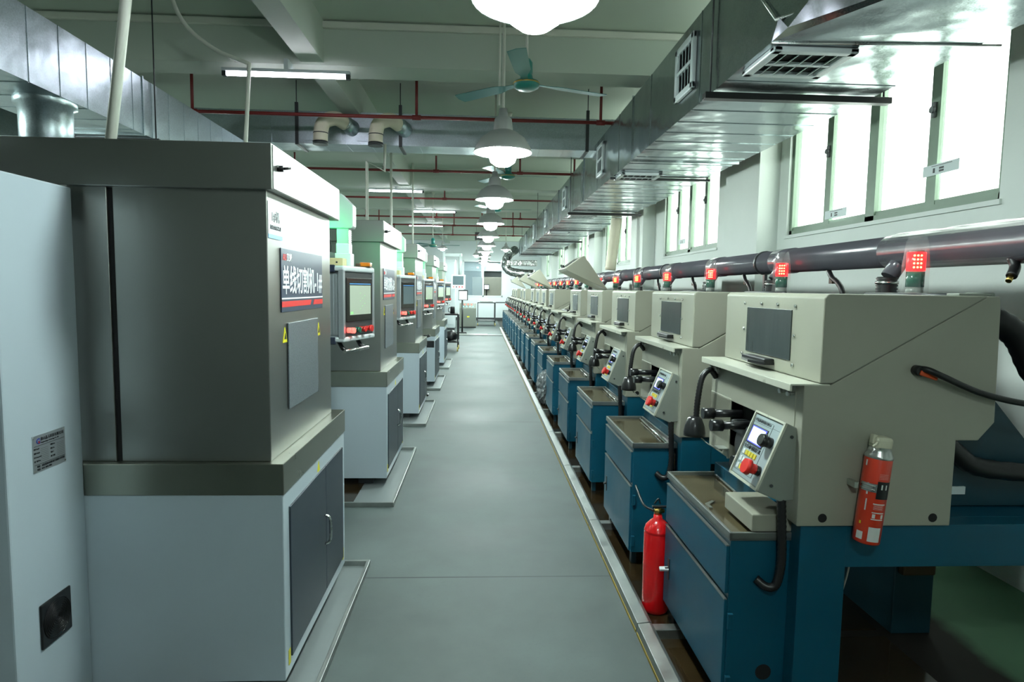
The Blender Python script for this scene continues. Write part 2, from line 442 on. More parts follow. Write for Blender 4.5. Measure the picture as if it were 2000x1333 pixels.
# ------------------------------------------------------------------ pendant lamps
def lamp(x, y, z, s, label, group, zt=ZC):
    t = thing('pendant_lamp', label, 'lamp', (x, y, zt), group)
    b = NB(); lathe(b, [(.25 * s, 0), (.253 * s, -.004), (.25 * s, .012), (.235 * s, .05 * s), (.19 * s, .12 * s), (.12 * s, .17 * s), (.085 * s, .185 * s)], (x, y, z))
    sh = obj('lamp_shade', b, 'lamp_shade', t)
    b = NB(); lathe(b, [(.247 * s, .003), (.23 * s, .048 * s), (.185 * s, .115 * s), (.08 * s, .178 * s), (0, .18 * s)], (x, y, z)); obj('reflector', b, 'lamp_inner', sh)
    b = NB(); lathe(b, [(.085 * s, .185 * s), (.075 * s, .28 * s), (.055 * s, .3 * s), (.04 * s, .31 * s), (.034 * s, .37 * s), (0, .375 * s)], (x, y, z))
    obj('lamp_holder', b, 'lamp_shade', t)
    b = NB(); lathe(b, [(0, -.12 * s), (.06 * s, -.113 * s), (.105 * s, -.08 * s), (.125 * s, -.02 * s), (.12 * s, .04 * s), (.07 * s, .12 * s), (.04 * s, .17 * s), (0, .18 * s)], (x, y, z), close=True)
    obj('bulb', b, 'bulb', t)
    b = NB(); cyl(b, (x, y, z + .36 * s), (x, y, zt), .013, seg=10); box(b, x - .05, x + .05, y - .05, y + .05, zt - .03, zt, .004)
    obj('suspension_rod', b, 'conduit', t)
    return t
LG = 'industrial pendant lamps over the aisle'
l0 = lamp(.2, 2.55, 2.74, 1, 'industrial pendant lamp nearest the camera, cut off by the top edge', LG)
LY = [5.5, 8.4, 11.5, 14.5, 17.5, 20.5, 23.5, 26.5, 29.2]
def rebulb(t, m):
    for c in kids(t):
        if c.name.startswith('bulb'): c.data = c.data.copy(); c.data.materials[0] = MATS[m]
for i, y in enumerate(LY):
    q = dup(l0, (.19 - .003 * y + .0, y, ZC + .03), 'metal-shaded pendant lamp, %s in the row above the aisle counting from the camera' % NUM[i + 1], LG)
    if y > 11: rebulb(q, 'bulb_bright')
l1 = lamp(-1.27, 20.5, 2.86, .62, 'small pendant lamp hanging left of the aisle in front of the white cabinet', 'small pendant lamps', ZC)
dup(l1, (-.2, 24.5, ZC), 'small pendant lamp hanging just left of the bright aisle lamps near the far window', 'small pendant lamps')
dup(l1, (.79, 20.5, ZC), 'small pendant lamp hanging right of the aisle beside the far end of the duct', 'small pendant lamps')
rebulb(dup(l0, (.21, -.4, ZC), 'pendant lamp behind the camera, first of the aisle row', LG), 'bulb_dim')
rebulb(dup(l0, (.22, -3.4, ZC), 'added unseen fill lamp well behind the camera', LG), 'bulb_dim')  # added out of view to give ambient light and reflections on near faces
for y, nm in ((4.2, 'nearest'), (10.5, 'second'), (17, 'third'), (23.5, 'farthest')):  # lamps added as extra fill, hidden behind the left machines
    dup(l0, (-4.6, y, ZC), 'added fill lamp hidden behind the left machines, %s from the camera' % nm, 'added fill lamps hidden behind the left machines')

# fluorescent fixtures under the beams
def tube_light(x, y, z, label):
    t = thing('fluorescent_fixture', label, 'fluorescent lamp', (x, y, z), 'fluorescent tube fixtures')
    b = NB(); box(b, x - .6, x + .6, y - .03, y + .03, z, z + .03, .003); box(b, x - .02, x + .02, y - .02, y + .13, z + .03, ZB + .0); 
    obj('housing', b, 'pale_plastic', t)
    b = NB(); cyl(b, (x - .56, y, z - .022), (x + .56, y, z - .022), .018, seg=12); obj('tube', b, 'tube', t)
    for s in (-1, 1): obj('end_cap', box(NB(), x + s * .58 - .02, x + s * .58 + .02, y - .025, y + .025, z - .045, z + .005, .003), 'dark_grey', t)
    return t
tube_light(-1.88, 6.24, 3.62, 'lit fluorescent tube fixture at upper left, largest in view')
tube_light(-1.85, 13.64, 3.66, 'lit fluorescent tube fixture, second from the camera, right of the white conduit')
tube_light(-1.85, 21.04, 3.66, 'lit fluorescent tube fixture, third from the camera')
tube_light(-.9, 2.54, 3.62, 'fluorescent tube fixture above the camera end of the aisle')
tube_light(-1.3, 17.34, 3.68, 'thin lit fluorescent tube fixture between the second and third')

# ceiling fans
def fan(x, y, z, ang, label, r=.72):
    t = thing('ceiling_fan', label, 'ceiling fan', (x, y, ZC), 'teal ceiling fans')
    b = NB(); lathe(b, [(0, -.055), (.06, -.055), (.1, -.035), (.108, -.01), (.1, .01), (.055, .03), (.045, .07), (.05, .08), (.048, .16), (.03, .19), (0, .195)], (x, y, z)); obj('motor', b, 'fan_teal', t)
    b = NB(); lathe(b, [(.109, -.012), (.111, -.006), (.107, 0)], (x, y, z)); obj('trim_ring', b, 'brass', t)
    b = NB(); cyl(b, (x, y, z + .18), (x, y, ZC), .012, seg=10); cyl(b, (x, y, ZC - .08), (x, y, ZC), .03, .055); obj('rod', b, 'conduit', t)
    for k in range(3):
        a = ang + k * 2 * PI / 3; b = NB()
        pts = [(.09, -.02), (.2, -.03), (.3, -.062), (r, -.07), (r + .02, 0), (r, .07), (.3, .062), (.2, .03), (.09, .02)]
        prism(b, pts, 'z', -.004, .0); 
        bmesh.ops.rotate(b, verts=b.verts, cent=(0, 0, 0), matrix=Matrix.Rotation(math.radians(9), 3, 'X'))
        bmesh.ops.rotate(b, verts=b.verts, cent=(0, 0, 0), matrix=Matrix.Rotation(a, 3, 'Z'))
        bmesh.ops.translate(b, verts=b.verts, vec=(x, y, z)); obj('blade', b, 'fan_blade', t)
fan(.35, 5.22, 3.27, 2.45, 'teal ceiling fan nearest the camera, right of the second pendant lamp')
fan(.38, 9.4, 3.27, .06, 'teal ceiling fan, second from the camera, behind the third pendant lamp')
fan(.31, 13.4, 3.27, -.1, 'teal ceiling fan, third from the camera over the aisle')
fan(-1.33, 17.2, 2.75, .02, 'low hanging teal ceiling fan left of the aisle, with one dark blade pointing right')

# sprinkler pipes
def sprinkler(y, z, drops, label):
    t = thing('sprinkler_pipe', label, 'pipe', (0, y, z), 'red sprinkler pipes')
    b = NB(); cyl(b, (XL, y, z), (2.7, y, z), .021, seg=12); obj('main_pipe', b, 'red_pipe', t)
    for x in drops:
        b = NB(); cyl(b, (x, y, z), (x, y, ZC - .002), .017, seg=10); cyl(b, (x - .05, y, z), (x + .05, y, z), .03, seg=12); obj('riser', b, 'red_pipe', t)
    return t
sprinkler(7.55, 3.585, (-3.35, -.78, 1.4, 2.2, -6), 'dark red sprinkler pipe nearest the camera, in front of the transverse duct')
sprinkler(11.0, 3.6, (-3.2, -.8, .65, 1.6), 'dark red sprinkler pipe, second from the camera, below the transverse duct')
sprinkler(14.35, 3.6, (-3.3, -.85, .6), 'dark red sprinkler pipe, third from the camera')
sprinkler(18.1, 3.6, (-3.3, -1.3, .0, 1.1), 'dark red sprinkler pipe, fourth from the camera')
sprinkler(20.4, 3.6, (-3.3, -.9, .1, 1.0), 'dark red sprinkler pipe, fifth from the camera')
sprinkler(23.9, 3.6, (-3.3, -1.1, 1.2), 'dark red sprinkler pipe, farthest from the camera')

# ------------------------------------------------------------------ ducts
def longduct(name, x0, x1, y0, y1, z0, z1, step, m, t, side=1.24):
    b = NB(); box(b, x0, x1, y0, y1, z0, z1)
    y = y0 + step * .5
    while y < y1: box(b, x0 + .004, x1 - .004, y - .004, y + .004, z0 - .004, z0 + .01); y += step
    y = y0 + side * .5
    while y < y1:
        for a, c in ((x0 - .004, x0 + .01), (x1 - .01, x1 + .004)): box(b, a, c, y - .004, y + .004, z0, z1)
        y += side
    y = y0 + 2.5
    while y < y1: box(b, x0 - .012, x1 + .012, y - .008, y + .008, z0 - .012, z1 + .012); y += 2.9
    return obj(name, b, m, t)
t = thing('ventilation_duct', 'galvanised rectangular air duct running along the upper right above the machines', 'air duct', (1.45, 4, 2.83))
DZ0, DZ1, DX0, DX1 = 2.86, 3.46, 1.45, 2.5
longduct('duct_run', DX0, DX1, 3.62, 24.6, DZ0, DZ1, .31, 'galvanised_thin', t)
b = NB()      # near end: the duct turns towards the wall, its outer face cut back on a slant
P = [Vector(p) for p in ((DX0, 3.62, DZ0), (DX0, 3.19, DZ0), (DX0 + .0, 3.12, 2.95), (DX0, 3.62, DZ1), (DX0 + .02, 3.06, DZ0 + .02), (2.15, 2.1, DZ0 + .04), (3.0, 1.6, DZ0 + .04), (DX1, 2.9, DZ0), (DX1, 3.62, DZ0), (DX1, 3.62, DZ1), (3.0, 1.6, DZ1 + .3), (2.0, 2.35, DZ1 + .3))]
V = [b.verts.new(p) for p in P]
for f in ((0, 1, 2, 3), (0, 8, 7, 6, 5, 4, 1), (1, 4, 2), (2, 4, 5, 11, 3), (3, 9, 8, 0)[::-1], (3, 11, 10, 9), (9, 10, 6, 7, 8), (5, 6, 10, 11)):
    b.faces.new([V[i] for i in f])
bmesh.ops.recalc_face_normals(b, faces=b.faces)
obj('duct_elbow', b, 'galvanised_thin', t)
b = NB(); tube(b, [(DX0 - .005, 3.64, DZ1), (DX0 - .005, 3.14, 2.95), (2.15, 2.09, DZ0 + .03)], .009, 8); tube(b, [(DX0, 3.19, DZ0 - .004), (2.6, 3.12, DZ0 - .004)], .006, 8); obj('flange', b, 'steel_bright', t)
for k, y in enumerate((3.98, 10.2, 16.2, 22.4)):
    b = NB(); box(b, DX0 - .06, DX1 + .1, y - .03, y + .03, DZ0 - .05, DZ0 - .01, .003); obj('hanger_bar', b, 'black', t)
    b = NB()
    for x in (DX0 - .02, DX1 + .06): cyl(b, (x, y, DZ0 - .04), (x, y, ZC if abs(y - 10.2) > .3 else ZB), .006, seg=8)
    obj('hanger_rod', b, 'dark_grey', t)
for y in (7.0, 13.2, 19.3):
    b = NB(); box(b, DX0 - .03, DX1 + .05, y - .015, y + .015, DZ0 - .03, DZ0 - .006, .002); obj('joint_strip', b, 'dark_grey', t)
def vent_side(y, t):
    z0, z1 = 2.99, 3.37; x = DX0; s = .2
    b = NB()
    box(b, x - .03, x, y - s, y + s, z1 - .05, z1, .008); box(b, x - .03, x, y - s, y + s, z0, z0 + .05, .008)
    box(b, x - .03, x, y - s, y - s + .05, z0, z1, .008); box(b, x - .03, x, y + s - .05, y + s, z0, z1, .008)
    g = obj('side_grille', b, 'pale_plastic', t)
    obj('grille_opening', box(NB(), x - .01, x - .004, y - s + .05, y + s - .05, z0 + .05, z1 - .05), 'black_void', g)
    b = NB()
    for k in range(4):
        yy = y - s + .1 + k * .067
        prism(b, [(x - .028, yy), (x - .024, yy), (x - .008, yy + .03), (x - .012, yy + .03)], 'z', z0 + .05, z1 - .05)
    box(b, x - .03, x - .01, y - s + .05, y + s - .05, (z0 + z1) / 2 - .012, (z0 + z1) / 2 + .012)
    obj('louvre', b, 'pale_plastic', g)
def vent_bottom(y, t):
    z = DZ0; x0, x1, s = DX0 + .03, DX0 + .48, .2
    b = NB()
    box(b, x0, x1, y - s, y - s + .05, z - .03, z, .008); box(b, x0, x1, y + s - .05, y + s, z - .03, z, .008)
    box(b, x0, x0 + .05, y - s, y + s, z - .03, z, .008); box(b, x1 - .05, x1, y - s, y + s, z - .03, z, .008)
    g = obj('bottom_grille', b, 'pale_plastic', t)
    obj('grille_opening', box(NB(), x0 + .05, x1 - .05, y - s + .05, y + s - .05, z - .008, z - .003), 'black_void', g)
    b = NB()
    for k in range(5):
        xx = x0 + .085 + k * .068
        prism(b, [(xx, z - .03), (xx + .004, z - .03), (xx + .024, z - .008), (xx + .02, z - .008)], 'y', y - s + .05, y + s - .05)
    box(b, x0 + .05, x1 - .05, y - .012, y + .012, z - .03, z - .012)
    obj('louvre', b, 'pale_plastic', g)
for y in (4.52, 7.7, 11.0, 14.2, 17.4, 20.6): vent_side(y, t)
for y in (3.42, 6.9, 10.7, 13.9): vent_bottom(y, t)
# far end fittings of the right duct
t = thing('duct_elbow', 'silver foil-wrapped duct elbow hanging below the far end of the right duct', 'air duct', (1.2, 24.8, 2.6))
b = NB(); tube(b, curve([(1.3, 24.4, 3.1), (1.1, 24.9, 2.95), (.95, 25.2, 2.6), (1.15, 25.2, 2.3), (1.7, 25.0, 2.2), (2.1, 24.9, 2.2)], 6), .17, 14, ribs=.04); obj('elbow_tube', b, 'foil', t)
b = NB(); box(b, 1.0, 2.2, 24.7, 25.3, 2.5, 2.72, .02); obj('plenum_box', b, 'foil', t)
# white flexible riser
b = NB(); tube(b, [Vector((2.28 + .015 * k * .3, 11.0 + .0 * k, 1.95 + k * .045)) for k in range(22)], .095, 14, ribs=.03)
tag(obj('flexible_riser', b, 'insulation'), 'white flexible hose rising from the grey pipe to the duct by the wall', 'flexible hose')

t = thing('ventilation_duct', 'galvanised rectangular air duct running along the upper left', 'air duct', (-2.9, 4, 2.87))
longduct('duct_run', -3.55, -2.9, .2, 8.1, 2.87, 3.34, .3, 'galvanised', t, .3)
for x, y in ((-3.09, 4.68), (-3.12, 6.5)):
    b = NB(); lathe(b, [(.19, 0), (.19, -.04), (.163, -.05), (.16, -.3), (.163, -.31), (.16, -.32), (.16, -.9)], (x, y, 2.87)); obj('drop_duct', b, 'galvanised', t)
for y in (2.6, 5.75):
    b = NB(); cyl(b, (-2.87, y, 2.86), (-2.87, y, ZC), .006, seg=8); box(b, -3.6, -2.84, y - .015, y + .015, 2.84, 2.866); obj('hanger_rod', b, 'dark_grey', t)
t = thing('ventilation_duct', 'galvanised transverse air duct crossing the hall behind the red pipe', 'air duct', (0, 8.4, 3.4))
b = NB(); box(b, XL, 2.4, 8.2, 8.64, 3.40, 3.80)
x = XL + .3
while x < 2.4:
    box(b, x - .004, x + .004, 8.196, 8.64, 3.396, 3.804); x += .31
obj('duct_run', b, 'galvanised', t)
for x in (-2.35, -1.05, 1.35):
    b = NB(); box(b, x - .02, x + .02, 8.18, 8.66, 3.38, 3.4); box(b, x - .02, x + .02, 8.175, 8.195, 3.38, 3.9); cyl(b, (x, 8.185, 3.9), (x, 8.185, ZC), .006, seg=8); obj('hanger_strap', b, 'dark_grey', t)
for x in (-2.05, -1.4):
    b = NB(); box(b, x - .2, x + .25, 8.185, 8.2, 3.44, 3.77); obj('access_panel', b, 'galvanised', t)
def elbow(x, label):
    t = thing('insulated_elbow', label, 'pipe elbow', (x, 8.2, 3.6), 'cream elbows on the transverse duct')
    b = NB(); cyl(b, (x + .16, 8.21, 3.60), (x + .1, 7.96, 3.62), .1, .085, seg=20); obj('metal_stub', b, 'galvanised', t)
    b = NB(); tube(b, curve([(x + .11, 8.0, 3.61), (x + .03, 7.86, 3.63), (x - .09, 7.82, 3.58), (x - .13, 7.8, 3.48), (x - .14, 7.8, 3.34)], 5), .085, 18); obj('elbow_cover', b, 'insulation', t)
    b = NB(); tube(b, [(x - .14, 7.8, 3.34), (x - .14, 7.8, 3.30)], .09, 18); tube(b, [(x - .135, 7.8, 3.43), (x - .135, 7.8, 3.44)], .09, 18); obj('band', b, 'dark_grey', t)
elbow(-1.82, 'cream insulated elbow on the transverse duct, left one of two')
elbow(-1.16, 'cream insulated elbow on the transverse duct, right one of two')

# white conduits dropping to the left machines
def conduit(pts, r, label, name='power_conduit'):
    o = obj(name, tube(NB(), pts, r, 10), 'conduit'); return tag(o, label, 'conduit', 'white cable conduits')
conduit([(-1.72, 3.0, 2.11), (-1.61, 3.0, 2.87), (-1.44, 3.0, 4.16)], .024, 'white conduit rising from the top of the first wire saw')
conduit([(-2.09, 5.6, 2.11), (-2.0, 5.6, 3.48)] + curve([(-2.0, 5.6, 3.48), (-2.3, 5.6, 3.6), (-2.55, 5.6, 3.82), (-2.68, 5.6, 4.16)], 5), .017, 'white conduit beside the fluorescent tube, bending over to the ceiling')
conduit([(-1.46, 8.1, 2.11), (-1.46, 8.1, 3.17), (-1.24, 8.1, 3.06), (-1.24, 8.16, 3.40)], .02, 'white conduit above the second wire saw, with a sideways kink')
conduit([(-1.47, 10.3, 2.1), (-1.47, 10.3, ZB)], .02, 'white conduit above the third wire saw')
conduit([(-1.45, 13.3, 2.1), (-1.45, 13.3, ZC)], .02, 'white conduit above the fourth wire saw')
conduit([(.14, 5.6, ZC), (.14, 5.6, 3.2)], .009, 'thin white conduit hanging beside the second pendant lamp')
t = thing('hanging_sign', 'dark hanging sign board with pale marks near the far lamps', 'sign', (-.1, 24, 3.9))
obj('board', box(NB(), -.26, .26, 24, 24.03, 3.42, 3.72), 'dark_grey', t)
b = NB()
for k in range(4): box(b, -.2 + k * .1, -.15 + k * .1, 23.992, 24, 3.5, 3.63)
obj('lettering', b, 'white_print', t)
b = NB()
for x in (-.2, .2): cyl(b, (x, 24.015, 3.72), (x, 24.015, ZC), .006, seg=6)
obj('chain', b, 'dark_grey', t)

# ------------------------------------------------------------------ left row: wire saws
def tri_label(bm, y, z, s, x):
    prism(bm, [(y - s * .45, z - s * .5), (y + s * .45, z - s * .5), (y, z + s * .5)], 'x', x, x + .002)
def wire_saw(k):
    y0 = 2.33; M = y0
    t = thing('wire_saw', 'x', 'cutting machine', (-1.1, y0, 0), 'wire saws in the left row')
    b = NB(); box(b, -1.5, -.74, M, M + 1.05, .07, .81, .004); bs = obj('base_cabinet', b, 'white_paint', t)
    b = NB()
    for x, y in ((-1.4, .08), (-.98, .08), (-1.4, .9), (-.98, .9)): box(b, x, x + .12, M + y, M + y + .12, 0.006, .07)
    obj('foot', b, 'dark_grey', t)
    for s, (p, q) in enumerate(((.07, .62), (.625, .985))):
        d = obj('door', box(NB(), -.742, -.733, M + p, M + q, .13, .74, .002), 'door_grey', t)
        if s == 0:
            b = NB(); hy = M + .595
            tube(b, curve([(-.733, hy, .37), (-.71, hy, .385), (-.706, hy, .44), (-.71, hy, .495), (-.733, hy, .51)], 5), .007, 8); obj('handle', b, 'steel_bright', d)
    b = NB(); tri_label(b, M + .515, .772, .045, -.74); wl = obj('warning_label', b, 'yellow', t)
    b = NB()
    for y in (.05, 1.0): box(b, -.7401, -.738, M + y - .012, M + y + .012, .11, .17)
    obj('warning_sticker', b, 'yellow', t)
    b = NB(); box(b, -1.505, -.735, M - .005, M + 1.055, .81, .93, .003); obj('worktop_rim', b, 'stainless_trim', t)
    b = NB(); box(b, -1.34, -.79, M + .03, M + .98, .93, 1.95, .003); box(b, -1.5, -1.36, M + .03, M + .98, .93, 1.95, .003); obj('enclosure', b, 'stainless', t)
    obj('enclosure_gap', box(NB(), -1.36, -1.34, M + .04, M + .97, .93, 1.95), 'black_void', t)
    b = NB(); box(b, -1.9, -.76, M - .0, M + 1.07, 1.945, 2.11, .003); box(b, -.76, -.757, M + .01, M + 1.06, 1.95, 2.105); obj('top_hood', b, 'stainless', t)
    b = NB(); cyl(b, (-.757, M + .06, 2.03), (-.735, M + .06, 2.03), .012, seg=10); cyl(b, (-.735, M + .06, 2.03), (-.715, M + .075, 2.035), .005, seg=8); obj('toggle', b, 'black', t)
    b = NB(); box(b, -.7895, -.783, M + .245, M + .70, 1.09, 1.446, .002); obj('enclosure_window', b, 'frosted', t)
    b = NB(); tri_label(b, M + .215, 1.40, .062, -.79); tri_label(b, M + .735, 1.39, .062, -.79); tr = obj('hazard_triangle', b, 'yellow', t)
    b = NB(); tri_label(b, M + .215, 1.395, .025, -.7885); tri_label(b, M + .735, 1.385, .025, -.7885); obj('hazard_mark', b, 'black_print', tr)
    return t
def saw_sign(t, Y, num):
    b = NB(); x = -.7895; box(b, x, x + .004, Y + .17, Y + .80, 1.492, 1.746, .001); s = obj('name_plate', b, 'sign_blue', t)
    b = NB(); box(b, x + .004, x + .0052, Y + .17, Y + .80, 1.543, 1.549); text_bits = obj('white_stripe', b, 'white_print', s)
    b = NB(); prism(b, [(Y + .17, 1.512), (Y + .58, 1.512), (Y + .6, 1.535), (Y + .17, 1.535)], 'x', x + .004, x + .0052); prism(b, [(Y + .63, 1.512), (Y + .80, 1.512), (Y + .80, 1.535), (Y + .65, 1.535)], 'x', x + .004, x + .0052)
    obj('red_stripe', b, 'red_print', s)
    text('lettering', '单线切割机-%d#' % num, .122, (x + .0045, Y + .485, 1.612), (0, 1, 0), (0, 0, 1), 'white_print', s, off=.0018, align='CENTER', xs=.78)
    text('logo_lettering', '艾姆', .034, (x + .0045, Y + .24, 1.71), (0, 1, 0), (0, 0, 1), 'white_print', s, off=.0006)
    text('logo_initials', 'AU', .034, (x + .0045, Y + .19, 1.71), (0, 1, 0), (0, 0, 1), 'red_print', s, off=.001)
    if num == 1:
        b = NB(); x = -.7895; box(b, x, x + .002, Y + .035, Y + .195, 1.775, 1.91); p = obj('paper_sheet', b, 'paper', t)
        text('sheet_heading', '1#机', .045, (x + .0025, Y + .115, 1.855), (0, 1, 0), (0, 0, 1), 'black_print', p, align='CENTER', off=.0008)
        text('sheet_line', '润滑油油温监测', .018, (x + .0025, Y + .115, 1.815), (0, 1, 0), (0, 0, 1), 'black_print', p, align='CENTER')
        obj('sheet_band', box(NB(), x + .002, x + .0026, Y + .035, Y + .195, 1.775, 1.79), 'screen_line', p)
SW = 2.58; SAW_N = 5
saw_l = ['stainless and white wire saw nearest the camera, at far left, name plate ending in 1#',
         'stainless and white wire saw, second in the left row, behind the first control pendant',
         'stainless and white wire saw, third in the left row, behind the black floor stand',
         'stainless and white wire saw, fourth in the left row, beside the black trolley',
         'stainless and white wire saw, last in the left row, before the tall white cabinet']
s0 = wire_saw(0); s0['label'] = saw_l[0]
saws = [s0] + [dup(s0, (-1.1, 2.33 + SW * i, 0), saw_l[i]) for i in range(1, SAW_N)]
for i, s in enumerate(saws): saw_sign(s, 2.33 + SW * i, i + 1)

# clutter on top of the first wire saw
t = thing('air_cylinder', 'small pneumatic cylinder lying on top of the first wire saw hood', 'machine fitting', (-1.75, 2.8, 2.11))
b = NB(); box(b, -2.08, -1.66, 2.9, 2.96, 2.11, 2.145, .004); obj('cylinder_body', b, 'steel_bright', t)
b = NB(); box(b, -2.12, -2.06, 2.88, 2.98, 2.11, 2.2, .004); obj('bracket', b, 'aluminium', t)
b = NB(); cyl(b, (-2.2, 2.93, 2.125), (-2.12, 2.93, 2.125), .012); obj('fitting', b, 'green_lens', t)
# electric cabinet of the first saw
t = thing('electric_cabinet', 'tall white electric cabinet at the left edge beside the first wire saw', 'cabinet', (-1.8, 2.1, 0))
b = NB(); box(b, -2.3, -1.46, 1.955, 2.325, 0, 1.935, .006); obj('cabinet_body', b, 'white_paint', t)
x = -1.46
np_ = obj('name_plate', box(NB(), x, x + .002, 2.069, 2.228, .97, 1.093), 'aluminium', t)
b = NB(); 
for z in (1.057, .995): box(b, x + .002, x + .0028, 2.075, 2.223, z, z + .0012)
for q in range(8):
    box(b, x + .002, x + .0025, 2.105, 2.142, 1.003 + q * .006, 1.0035 + q * .006); box(b, x + .002, x + .0025, 2.185, 2.22, 1.003 + q * .006, 1.0035 + q * .006)
obj('ruled_line', b, 'black_print', np_)
b = NB()
for yy in (2.075, 2.222):
    for z in (.976, 1.087): cyl(b, (x + .002, yy, z), (x + .004, yy, z), .003, seg=8)
obj('rivet', b, 'steel_bright', np_)
text('maker_lettering', '唐山晶玉科技有限公司', .0125, (x + .0025, 2.107, 1.077), (0, 1, 0), (0, 0, 1), 'black_print', np_, xs=.9)
text('maker_english_lettering', 'Tangshan Jingyu Technology Co., Ltd', .0065, (x + .0025, 2.107, 1.066), (0, 1, 0), (0, 0, 1), 'black_print', np_, xs=.9)
text('address_lettering', '地址：河北省唐山市路北区高新技术开发区', .0085, (x + .0025, 2.085, .988), (0, 1, 0), (0, 0, 1), 'black_print', np_, xs=.85)
text('telephone_lettering', '电话：0315-3858 3888', .0085, (x + .0025, 2.085, .978), (0, 1, 0), (0, 0, 1), 'black_print', np_, xs=.85)
for q, (s1, s2) in enumerate((('型号 Model', '日期 Date'), ('重量 Weight', '编号 No.'), ('尺寸 Dimension', '电压 V'), ('出厂编号 No.', '出厂日期'))):
    text('field_lettering', s1, .0062, (x + .0025, 2.073, 1.048 - q * .0135), (0, 1, 0), (0, 0, 1), 'black_print', np_, xs=.85)
    text('field_lettering', s2, .0062, (x + .0025, 2.152, 1.048 - q * .0135), (0, 1, 0), (0, 0, 1), 'black_print', np_, xs=.85)
text('logo_ring', 'G', .026, (x + .0025, 2.086, 1.072), (0, 1, 0), (0, 0, 1), 'blue_print', np_, off=.0004)
obj('logo_dot', box(NB(), x + .0028, x + .0034, 2.096, 2.101, 1.066, 1.072), 'red_print', np_)
b = NB(); box(b, x, x + .008, 2.063, 2.214, .366, .522, .004); g = obj('fan_grille', b, 'black_plastic', t)
b = NB()
for q in range(9):
    r_ = .012 + q * .0068; pts = [(x + .0095, 2.1385 + r_ * math.cos(a * PI / 16), .444 + r_ * math.sin(a * PI / 16)) for a in range(33)]
    tube(b, pts, .0014, 5, cap=False)
for q in range(4): a = q * PI / 2 + PI / 4; tube(b, [(x + .008, 2.1385, .444), (x + .008, 2.1385 + .07 * math.cos(a), .444 + .07 * math.sin(a))], .002, 5)
obj('grille_ring', b, 'black', g)
# blower motor at the left edge on top
t = thing('blower_motor', 'dark blower motor with pale terminal box at the left edge above the white cabinet', 'motor', (-1.98, 2.25, 1.935))
b = NB(); cyl(b, (-1.99, 2.05, 2.03), (-1.99, 2.3, 2.03), .11, seg=28); obj('motor_body', b, 'dark_grey', t)
b = NB(); cyl(b, (-1.99, 2.04, 2.03), (-1.99, 2.05, 2.03), .115, seg=28); cyl(b, (-1.99, 2.29, 2.03), (-1.99, 2.31, 2.03), .118, seg=28); obj('motor_flange', b, 'steel_bright', t)
b = NB(); box(b, -2.06, -1.90, 2.1, 2.26, 2.14, 2.2, .004); box(b, -2.07, -1.89, 2.09, 2.27, 2.2, 2.215, .003); obj('terminal_box', b, 'pale_plastic', t)
b = NB(); tube(b, curve([(-1.87, 2.25, 2.05), (-1.85, 2.26, 2.0), (-1.87, 2.25, 1.96), (-1.85, 2.27, 1.936)], 6), .004, 6); obj('motor_cable', b, 'wire_white', t)
obj('motor_foot', box(NB(), -2.06, -1.92, 2.1, 2.25, 1.935, 1.95), 'black', t)

